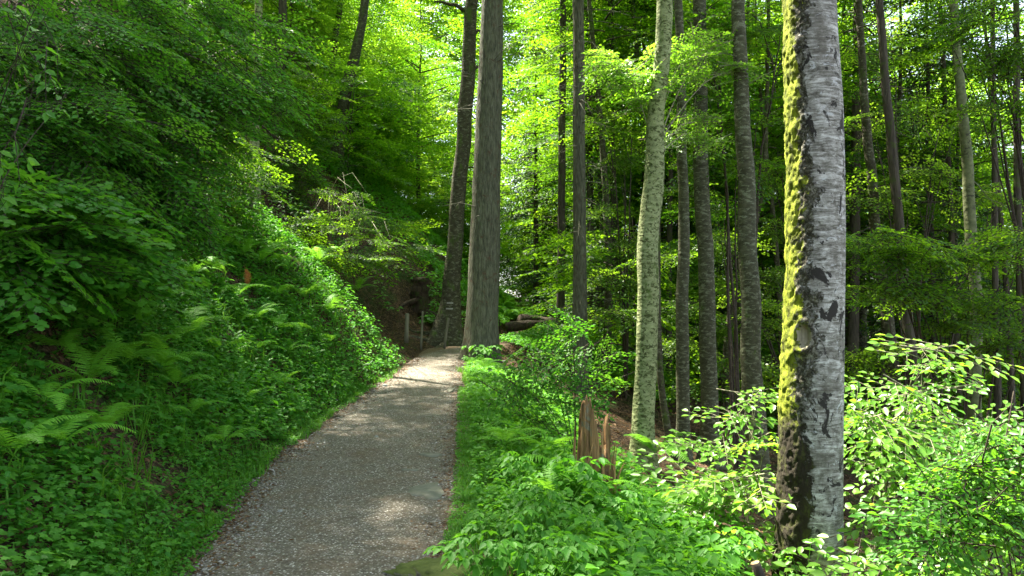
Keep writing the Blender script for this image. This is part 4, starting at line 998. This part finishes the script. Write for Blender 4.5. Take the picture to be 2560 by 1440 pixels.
# ------------------------------------------------------------------ stump, stones, stakes, logs
def stump():
    p = at(1484, 1190, 7.2); p[2] = hz(p[0], p[1]) - .05
    root = thing('tree_stump', 'broken rotten stump with tall splintered brown wood beside the path', 'stump', p)
    r = rng_(4); mb = MB()
    zt = at(1480, 985, 7.2)[2] - p[2]
    seg = 72; a = np.arange(seg) / seg * 6.283; nz = 44
    # jagged rim: tall on the left, a lower notch, a thin grey sliver on the right
    ang = np.degrees(a)
    g = lambda c, w: np.exp(-(((ang - c + 180) % 360 - 180) / w) ** 2)
    rim = zt * (.56 + .40 * np.maximum(np.clip(g(236, 40) * 1.5, 0, 1), g(200, 12) * .6) + .30 * g(342, 10) - .08 * g(300, 14) + .05 * np.sin(ang * .41) + r.normal(0, .045, seg) - .06 * (r.random(seg) < .2))
    t = np.linspace(0, 1, nz)[:, None]; Z = t * rim[None]
    R = (.165 + .07 * np.exp(-Z / .12)) * (1 - .16 * t) * (1 + .16 * (fbm(np.cos(a)[None] * 6 + np.sin(a)[None] * 7 + 0 * Z, Z * 1.6 + np.sin(a)[None] * 5, 3) * 2) + .05 * np.sin(a * 17)[None] + .03 * r.normal(0, 1, (1, seg)))
    wob = .02 * (fbm(Z * 6, np.cos(a)[None] * 9 + 0 * Z, 8))
    outer = np.stack([(R + wob) * np.cos(a), (R + wob) * np.sin(a), Z], -1)
    Ri = R * (.74 + .1 * np.sin(a * 11)[None]) - .004; Zi = Z * (1 - .02) 
    inner = np.stack([Ri * np.cos(a), Ri * np.sin(a), np.maximum(Zi - .012, .05)], -1)[::-1]
    V = np.concatenate([outer, inner], 0); n = len(V)
    i = np.arange(n - 1)[:, None] * seg; j = np.arange(seg)[None]; j2 = (j + 1) % seg
    mb.add(V.reshape(-1, 3), np.stack([i + j, i + j2, i + seg + j2, i + seg + j], -1).reshape(-1, 4))
    mb.obj('rotten_wood', M['old_wood'], root)
    mb = MB()
    for k in range(26):                                             # loose splinters
        az = r.uniform(3.3, 6.2); rr = r.uniform(.12, .25); h = r.uniform(.15, .6) * zt; b = np.array([rr * math.cos(az), rr * math.sin(az), r.uniform(.05, .3) * zt])
        tube(mb, np.array([b, b + np.array([r.normal(0, .01), r.normal(0, .01), h * .6]), b + np.array([r.normal(0, .025), r.normal(0, .02), h])]), [.016, .011, .002], 5, .3, r, cap=False)
    mb.obj('splinter', M['old_wood'], root)
    return root
stump()
def rock(name, label, cat, px, py, d, size, mat, seed, squash=.6, sub=4, loc=None, dz=0.0, rot=0., rough=.35):
    if loc is None:
        p = at(px, py, d); p[2] = hz(p[0], p[1])
    else: p = np.array(loc)
    import bmesh
    bm = bmesh.new(); bmesh.ops.create_icosphere(bm, subdivisions=sub, radius=1.0)
    V = np.array([v.co[:] for v in bm.verts])
    f1 = fbm(V[:, 0] * 1.3 + V[:, 2] * .9 + seed, V[:, 1] * 1.3 - V[:, 2] * .7 + seed, seed); f2 = fbm(V[:, 0] * 4 + V[:, 2] * 3, V[:, 1] * 4 - V[:, 2] * 2, seed + 1)
    V = V * (1 + rough * 1.6 * f1 + rough * .45 * f2)[:, None]
    V = np.sign(V) * np.abs(V) ** .85
    V *= np.array(size)[None] * np.array([1, 1, squash])
    for v, c in zip(bm.verts, V): v.co = c
    me = bpy.data.meshes.new(name); bm.to_mesh(me); bm.free(); me.materials.append(mat)
    me.polygons.foreach_set('use_smooth', np.ones(len(me.polygons), bool))
    o = bpy.data.objects.new(name, me); COL.objects.link(o); o.location = tuple(p + np.array([0, 0, dz])); o.rotation_euler = (0, 0, rot)
    return tag(o, label, cat)
rock('boulder', 'mossy grey boulder at the right path edge in the very front', 'rock', 1095, 1400, 4.85, (.29, .24, .20), M['mossy_stone'], 9, .48, 5, dz=-.01, rot=.7, rough=.8)
def slab(px, py, w, h, label, seed, thick=.02, name='flat_stone'):
    thick *= .6
    p, d = ground_at(px, py); p[2] = float(path_top(p[0], p[1])) + .002
    r = rng_(seed); n = 26; a = np.arange(n) / n * 6.283
    rx = w * .5 * d / F; ry = (h * .5 * d / F) / max(.08, (1.6 - p[2]) / d)
    rad = 1 + .30 * np.sin(a * 2 + seed) * .6 + .18 * np.sin(a * 3 + seed * 2) + r.normal(0, .05, n)
    O = np.stack([rx * rad * np.cos(a), ry * rad * np.sin(a), np.zeros(n)], 1)
    mb = MB(); Vv = [np.array([[0, 0, thick]])]
    for s, zz in ((.5, thick), (.9, thick * .85), (1.0, .0), (1.03, -thick * 1.5)): Vv.append(O * s + np.array([0, 0, zz]) + np.c_[np.zeros((n, 2)), r.normal(0, .002, n)])
    V = np.concatenate(Vv); mb.add(V, np.array([[0, 1 + k, 1 + (k + 1) % n] for k in range(n)]))
    for q_ in range(3):
        o = 1 + q_ * n; mb.f.setdefault(4, []).append((np.array([[o + k, o + n + k, o + n + (k + 1) % n, o + (k + 1) % n] for k in range(n)]), np.full(n, .5, np.float32)))
    ob = mb.obj(name, M['slab'], None, True, loc=p); tag(ob, label, 'stone')
slab(1068, 1238, 78, 42, 'largest pale flat stone set in the path', 2)
slab(1076, 1147, 58, 8, 'thin pale stone edge above the largest flat stone in the path', 3, .03)
slab(1028, 1182, 50, 8, 'grey buried stone between the two pale stones in the path', 5, .012)
slab(1130, 978, 22, 9, 'greenish flat stone in the path close to the spruce', 6, .02)
slab(1150, 1250, 30, 10, 'small flat stone at the path edge right of the largest stone', 8, .012)
for k, (px, py, s, lb) in enumerate([(962, 971, .05, 'white pebble at the left path edge under the bank herbs'), (941, 1100, .03, 'grey pebble alone in the middle of the path'), (840, 1005, .035, 'pale pebble at the left path margin'),
        (1260, 905, .05, 'small stone under herbs behind the spruce foot'), (700, 1290, .022, 'small pale pebble in the gravel at the front left')]):
    p, d = ground_at(px, py); p[2] = float(path_top(p[0], p[1])) if path_l(p[1]) < p[0] < path_r(p[1]) else p[2]
    rock('pebble', lb, 'pebble', px, py, d, (s, s, s), M['stone'], 20 + k, .6, 2, loc=p + np.array([0, 0, s * .25]))
def stake(px, py0, py1, w, label, lean=0, d=None, name='wooden_stake', mat='post_wood', round_=False):
    """a stake seen from its foot (py1) to its top (py0)"""
    if d is None: p, d = ground_at(px, py1)
    else: p = at(px, py1, d)
    top = at(px + lean, py0, d); root = None
    r = rng_(int(px)); b = p.copy(); ht = top[2] - b[2]
    mb = MB(); t = np.array([-.25, 0, .5, .97, 1.0]); rad = w * .5 * d / F
    c = np.stack([(top[0] - b[0]) * t, 0 * t, ht * t], 1)
    tube(mb, c, rad * np.array([1.1, 1.1, 1.0, .95, .7]), 8 if round_ else 5, .08, r)
    o = mb.obj(name, M[mat], None, loc=b); tag(o, label, 'stake' if 'stake' in name else 'post', None)
    return o
stake(1016, 783, 842, 11, 'short thick post left of the two thin stakes before the dark hollow', 2, d=19.5, name='wooden_post')
stake(1053, 778, 856, 6, 'thin upright stake in the middle by the path bend', 4, d=19.6)
stake(1112, 795, 856, 7, 'thin stake leaning right in front of the dark mottled beech', 9, d=19.6)
stake(983, 618, 652, 5, 'leftmost pale stake of the row high on the green slope', 1, d=29)
stake(1017, 637, 688, 6, 'leaning stake beside the rotten root high above the hollow', -6, d=27)
stake(1049, 637, 662, 4, 'thin stake, third of the row high on the green slope', 0, d=30)
stake(1085, 652, 676, 4, 'palest stake of the high row, nearest the dark mottled beech', 0, d=29)
stake(1235, 802, 826, 8, 'short pale stub right behind the foot of the grey spruce', -2, d=25.5, name='wooden_post')
stake(1250, 798, 828, 4, 'thin dark stake right of the pale stub behind the spruce', -2, d=25.5, mat='dark_wood')
stake(628, 470, 512, 9, 'pale broken stake on the upper bank below the pale trunk', 8, d=15)
def stub():
    p, d = ground_at(520, 640); h = .42
    root = thing('tree_stub', 'small cut tree stub with pale top among the bank ferns', 'stump', p)
    mb = MB(); r = rng_(2); tube(mb, np.array([[0, 0, -.1], [.01, 0, h * .5], [.02, 0, h]]), [.06, .052, .05], 12, .05, r); mb.obj('stem', M['mottled_bark'], root, True)
    mb = MB(); tube(mb, np.array([[.02, 0, h + .002], [.02, 0, h + .03], [.02, 0, h + .042]]), [.062, .066, .03], 12, .06, r); mb.obj('cut_top', M['post_wood'], root, True)
stub()
def rootplate():
    p = at(1048, 745, 23.5); p[2] = hz(p[0], p[1])
    root = thing('tree_stump', 'dark rotten stump with torn roots on the slope above the hollow', 'stump', p)
    r = rng_(31); mb = MB()
    zt = .95; z = np.linspace(-.2, zt, 12); c = np.stack([.05 * z, 0 * z, z], 1)
    tube(mb, c, .30 - .14 * np.clip(z, 0, 1) + .04 * r.normal(0, 1, 12), 16, .3, r); mb.obj('stem', M['dark_wood'], root)
    for k in range(7):
        az = r.uniform(2.6, 6.6); ln = r.uniform(.8, 2.0); t = np.linspace(0, 1, 8)[:, None]
        L = np.array([0, 0, .25 * r.random()]) + np.array([math.cos(az), math.sin(az), -.55]) * ln * t + np.cumsum(r.normal(0, .05, (8, 3)), 0)
        mb = MB(); tube(mb, L, .10 * (1 - .85 * t[:, 0]), 7, .15, r); mb.obj('root', M['dark_wood'], root, True)
rootplate()
def log(pa, pb, rad, label, mat, seed):
    r = rng_(seed); c = (pa + pb) / 2; t = np.linspace(0, 1, 16)[:, None]; L = pa * (1 - t) + pb * t - c
    L[:, 2] += .04 * fbm(t[:, 0] * 5, t[:, 0] * 0 + seed, seed)
    mb = MB(); tube(mb, L, rad * (1 - .2 * t[:, 0]), 12, .14, r); o = mb.obj('fallen_log', M[mat], None, True, loc=c); tag(o, label, 'log')
a_, b_ = at(1268, 818, 25), at(1400, 806, 25.6); log(a_, b_, .17, 'mossy dark log lying on the crest right of the spruce', 'dark_wood', 5)
a_, b_ = at(1300, 800, 26), at(1420, 812, 27); log(a_, b_, .2, 'second dark rotten log behind the mossy log on the crest', 'dark_wood', 6)
def cut_branch():
    a_, b_ = at(1888, 1408, 5.0), at(1925, 1500, 5.0); root = thing('cut_branch', 'sawn branch end with fresh cut face at the foot of the old beech', 'branch', b_)
    r = rng_(3); mb = MB(); tube(mb, np.array([[0, 0, 0], (a_ - b_) * .6, a_ - b_]), [.034, .032, .031], 12, .05, r); mb.obj('stem', M['dark_bark'], root, True)
    v = norm(a_ - b_); mb = MB(); tube(mb, np.array([(a_ - b_) + v * .002, (a_ - b_) + v * .005]), [.029, .028], 12); mb.obj('cut_face', M['cut_wood'], root)
cut_branch()

# ------------------------------------------------------------------ the wood behind: broadleaf and spruce kinds, copied
def broadleaf_kind(seed, H, h0, R, nl, spm, mat, trunk_r, bk, asym=None):
    r = rng_(seed); tm = MB(); z = np.linspace(-.4, H, 24)
    c = np.stack([.35 * np.sin(z * .25 + seed) * (z > 0), .3 * np.cos(z * .21 + seed) * (z > 0), z], 1); c[:, :2] -= c[1, :2]
    tube(tm, c, trunk_r * (1 - .8 * np.clip(z / H, 0, 1)) * (1 + .4 * np.exp(-np.maximum(z, 0) / .4)), 9, .05, r)
    O, D, S = crown_parts(seed + 1, h0, H - .5, R, nl, spm, SPR, trunk_mb=tm, scale=1.15)
    cm = MB(); add_sprays(cm, SPR, O, D, S, rng_(seed + 2))
    return tm.mesh('trunk', M[bk], True), cm.mesh('crown', M[mat])
def spruce_kind(seed, H, h0, R, dead=True):
    r = rng_(seed); tm = MB(); cm = MB(); z = np.linspace(-.4, H, 20)
    tube(tm, np.stack([0 * z, 0 * z, z], 1), .17 * (1.02 - np.clip(z / H, 0, 1)), 8, .05, r)
    Ps, Ds, Ns, Ss, Ts = [], [], [], [], []
    zz = .8
    while zz < H - .5:
        live = zz > h0
        for k in range(4 if live else 3):
            az = r.random() * 6.283; ln = R * (1 - .85 * (zz / H)) * r.uniform(.75, 1.15) * (1 if live else .6)
            t = np.linspace(0, 1, 7)[:, None]; dv = np.array([math.cos(az), math.sin(az), 0]); c = np.array([0, 0, zz]) + dv * ln * t + np.array([0, 0, 1]) * ln * (.10 * t - .42 * t ** 2 + .12 * t ** 3)
            tube(tm, c, .022 * (1 - .85 * t[:, 0]), 4, cap=False)
            if not live:
                continue
            m = int(ln / .045); s = r.uniform(.15, 1, m); p = np.stack([np.interp(s, t[:, 0], c[:, q_]) for q_ in range(3)], 1)
            sg = np.where(r.random(m) < .5, 1, -1)[:, None]; sd = np.array([-dv[1], dv[0], 0]) * sg
            off = r.uniform(0, 1, (m, 1)) * .42 * (1.1 - s[:, None]) * ln * .5
            Ps.append(p + sd * off + np.array([0, 0, -.35]) * off); Ds.append(dv * .5 + sd * .6 + np.array([0, 0, -.55]) + r.normal(0, .15, (m, 3))); Ns.append(np.tile([0, 0, 1.], (m, 1)) + r.normal(0, .4, (m, 3))); Ss.append(r.uniform(.16, .34, m)); Ts.append(r.random(m))
        zz += r.uniform(.16, .30)
    tv, tf = LEAF['rhomb']; P, D, N, S, Tn = map(np.concatenate, (Ps, Ds, Ns, Ss, Ts))
    LEAF['twiglet'] = (tv * np.array([1, .32, 1]), tf)
    add_leaves(cm, P, D, norm(N), S, 'twiglet', Tn)
    return tm.mesh('trunk', M['dark_bark'], True), cm.mesh('crown', M['needle'])
KIND = {
    'a': broadleaf_kind(201, 15, 1.4, 3.2, 46, 12, 'beech_leaf', .16, 'dark_bark'),
    'b': broadleaf_kind(211, 17, 2.5, 3.8, 48, 12, 'beech_leaf', .19, 'mossy_bark'),
    'c': broadleaf_kind(221, 7.5, .5, 2.5, 30, 9, 'lit_leaf', .09, 'dark_bark'),
    'e': broadleaf_kind(225, 10, 1.5, 2.8, 34, 9, 'beech_leaf', .11, 'mossy_bark'),
    'd': broadleaf_kind(231, 18, 6.0, 4.0, 40, 13, 'lit_leaf', .20, 'mottled_bark'),
    'u': broadleaf_kind(241, 4.2, .3, 1.7, 20, 8, 'beech_leaf', .035, 'dark_bark'),
    'v': broadleaf_kind(251, 3.2, .2, 1.5, 16, 8, 'lit_leaf', .03, 'mossy_bark'),
    'top': broadleaf_kind(261, 17, 6.5, 4.6, 34, 11, 'beech_leaf', .2, 'mottled_bark'),
    'p': broadleaf_kind(291, 19, 11.5, 2.2, 22, 8, 'beech_leaf', .11, 'dark_bark'), 'q': broadleaf_kind(296, 18, 6.5, 2.5, 28, 8, 'beech_leaf', .13, 'mossy_bark'),
    's': spruce_kind(271, 19, 2.0, 3.0), 't': spruce_kind(281, 22, 6.0, 3.2),
}
_first = {}
def plant(kind, name, label, cat, x, y, rz, s, group):
    tr_, cr_ = KIND[kind]; loc = (x, y, hz(x, y) - .05)
    if kind in _first: return dup(_first[kind], loc, rz, s, label, group)
    root = thing(name, label, cat, loc, group, rz); root.scale = (s, s, s)
    for nm, me in (('trunk', tr_), ('crown', cr_)):
        o = bpy.data.objects.new(nm, me); COL.objects.link(o); o.parent = root
    _first[kind] = root
    return root
R_ = rng_(404)
def scatter(kinds, name, label, cat, n, xf, y0, y1, group, s0=.85, s1=1.2, mind=2.2, avoid=None):
    pts = []; tries = 0
    while len(pts) < n and tries < 6000:
        tries += 1
        y = y0 + (y1 - y0) * R_.random() ** .9; lo, hi = xf; x = R_.uniform(lo, hi) * y      # a wedge: bounds are slopes x/y
        if path_l(y) - 1.2 < x < path_r(y) + 1.2: continue
        if any((x - a) ** 2 + (y - b) ** 2 < mind ** 2 for a, b in pts): continue
        if avoid and avoid(x, y): continue
        pts.append((x, y))
    for (x, y) in pts: plant(kinds[R_.integers(0, len(kinds))], name, label, cat, x, y, R_.random() * 6.28, R_.uniform(s0, s1), group)
scatter('cce', 'broadleaf_tree', 'sunlit broadleaf tree on the far slope behind the grey spruce and bend', 'tree', 40, (-.30, .10), 30, 66, 'sunlit broadleaf trees beyond the bend', mind=2.4, avoid=lambda x, y: y < 37 and -7 < x < 3)
scatter('abu', 'broadleaf_tree', 'broadleaf tree on the steep slope above the left bank', 'tree', 14, (-.62, -.28), 20, 46, 'broadleaf trees on the upper left slope', avoid=lambda x, y: y < 31 and x > -17)
scatter('decqcda', 'broadleaf_tree', 'broadleaf tree deep in the wood behind the trunks on the right', 'tree', 42, (.10, .72), 26, 62, 'broadleaf trees behind the right trunks', mind=2.8)
scatter('pq', 'pole_tree', 'thin dark trunk with a high narrow crown in the shade of the right wood', 'tree', 36, (.11, .70), 21, 46, 'thin dark trunks in the right wood', .8, 1.15, 1.6)
scatter('pq', 'pole_tree', 'thin dark trunk on the slope between the spruces and pale beech', 'tree', 7, (.06, .17), 24, 40, 'thin dark trunks behind the middle spruces', .8, 1.1, 1.6)
scatter('uv', 'young_tree', 'young leafy tree under the big trees right of the path', 'young tree', 16, (.12, .70), 21, 40, 'young trees under the right trunks', .7, 1.25, 1.6)
scatter('uv', 'young_tree', 'young leafy tree on the sunny slope behind the bend', 'young tree', 16, (-.30, .08), 27, 44, 'young trees on the slope behind the bend', .6, 1.1, 1.6, avoid=lambda x, y: y < 35 and -6 < x < 3)
for k, (px, d, kd, s, lb) in enumerate([(1340, 34, 's', .8, 'dark spruce with hanging branches between grey spruce and middle pair'), (2120, 27, 't', 1, 'tall spruce with drooping branches behind the mossy old beech'), (2330, 24, 't', .9, 'drooping dark spruce left of the light olive trunk'),
        (1700, 30, 's', 1, 'dark spruce crown behind the pale sunlit beech'), (2240, 36, 's', 1.1, 'far dark spruce between the bowed trunk and brown trunk'), (1480, 42, 't', 1, 'far spruce with dead lower twigs behind the middle pair'), (2480, 30, 's', .8, 'small dark spruce behind the right edge saplings'), (1960, 33, 's', 1, 'dark spruce behind the tall mottled grey beech')]):
    x = (px - 1280) / F * d; plant(kd, 'spruce_tree', lb, 'tree', x, d, k * 1.3, s, 'spruces in the wood behind')
# tall trees on the hill to the left, whose crowns shade the path and the bank
for (x, y, s) in [(-8.2, 5.2, 1.0), (-9.8, 10.8, .78), (-12.2, 8.4, 1.0), (-6.6, .8, 1.0), (-10.4, 2.6, 1.05), (-8.8, 14.4, .85), (-10.6, 17.4, .9)]:
    plant('top', 'beech_tree', 'tall beech on the hillside above the left bank, crown over the path', 'tree', x, y, R_.random() * 6.28, s, 'tall beeches above the left bank')
# a mass of far leaves closes the view between the trees
def far_wood():
    r = rng_(77); mb = MB()
    n = 10500
    ang = np.r_[r.uniform(-.36, .14, n // 2), r.uniform(-.65, .78, n // 2)]; d = r.uniform(62, 95, n)
    kk = (ang < .47) | (r.random(len(ang)) < .45); ang, d = ang[kk], d[kk]; n = len(d)
    x = np.tan(ang) * d; y = d; h0 = height(x, np.minimum(y, 165)); z = h0 + r.uniform(0, 1, n) ** .85 * np.where(x < -12, 24, 40)
    a = r.random(n) * 6.28; D = np.stack([np.cos(a), np.sin(a), r.normal(0, .2, n)], 1)
    add_sprays(mb, SPR_FAR, np.stack([x, y, z], 1), D, r.uniform(.8, 1.5, n), r, keep=.85, rollj=.5)
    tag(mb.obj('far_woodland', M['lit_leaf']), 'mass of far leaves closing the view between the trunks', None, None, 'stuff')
far_wood()
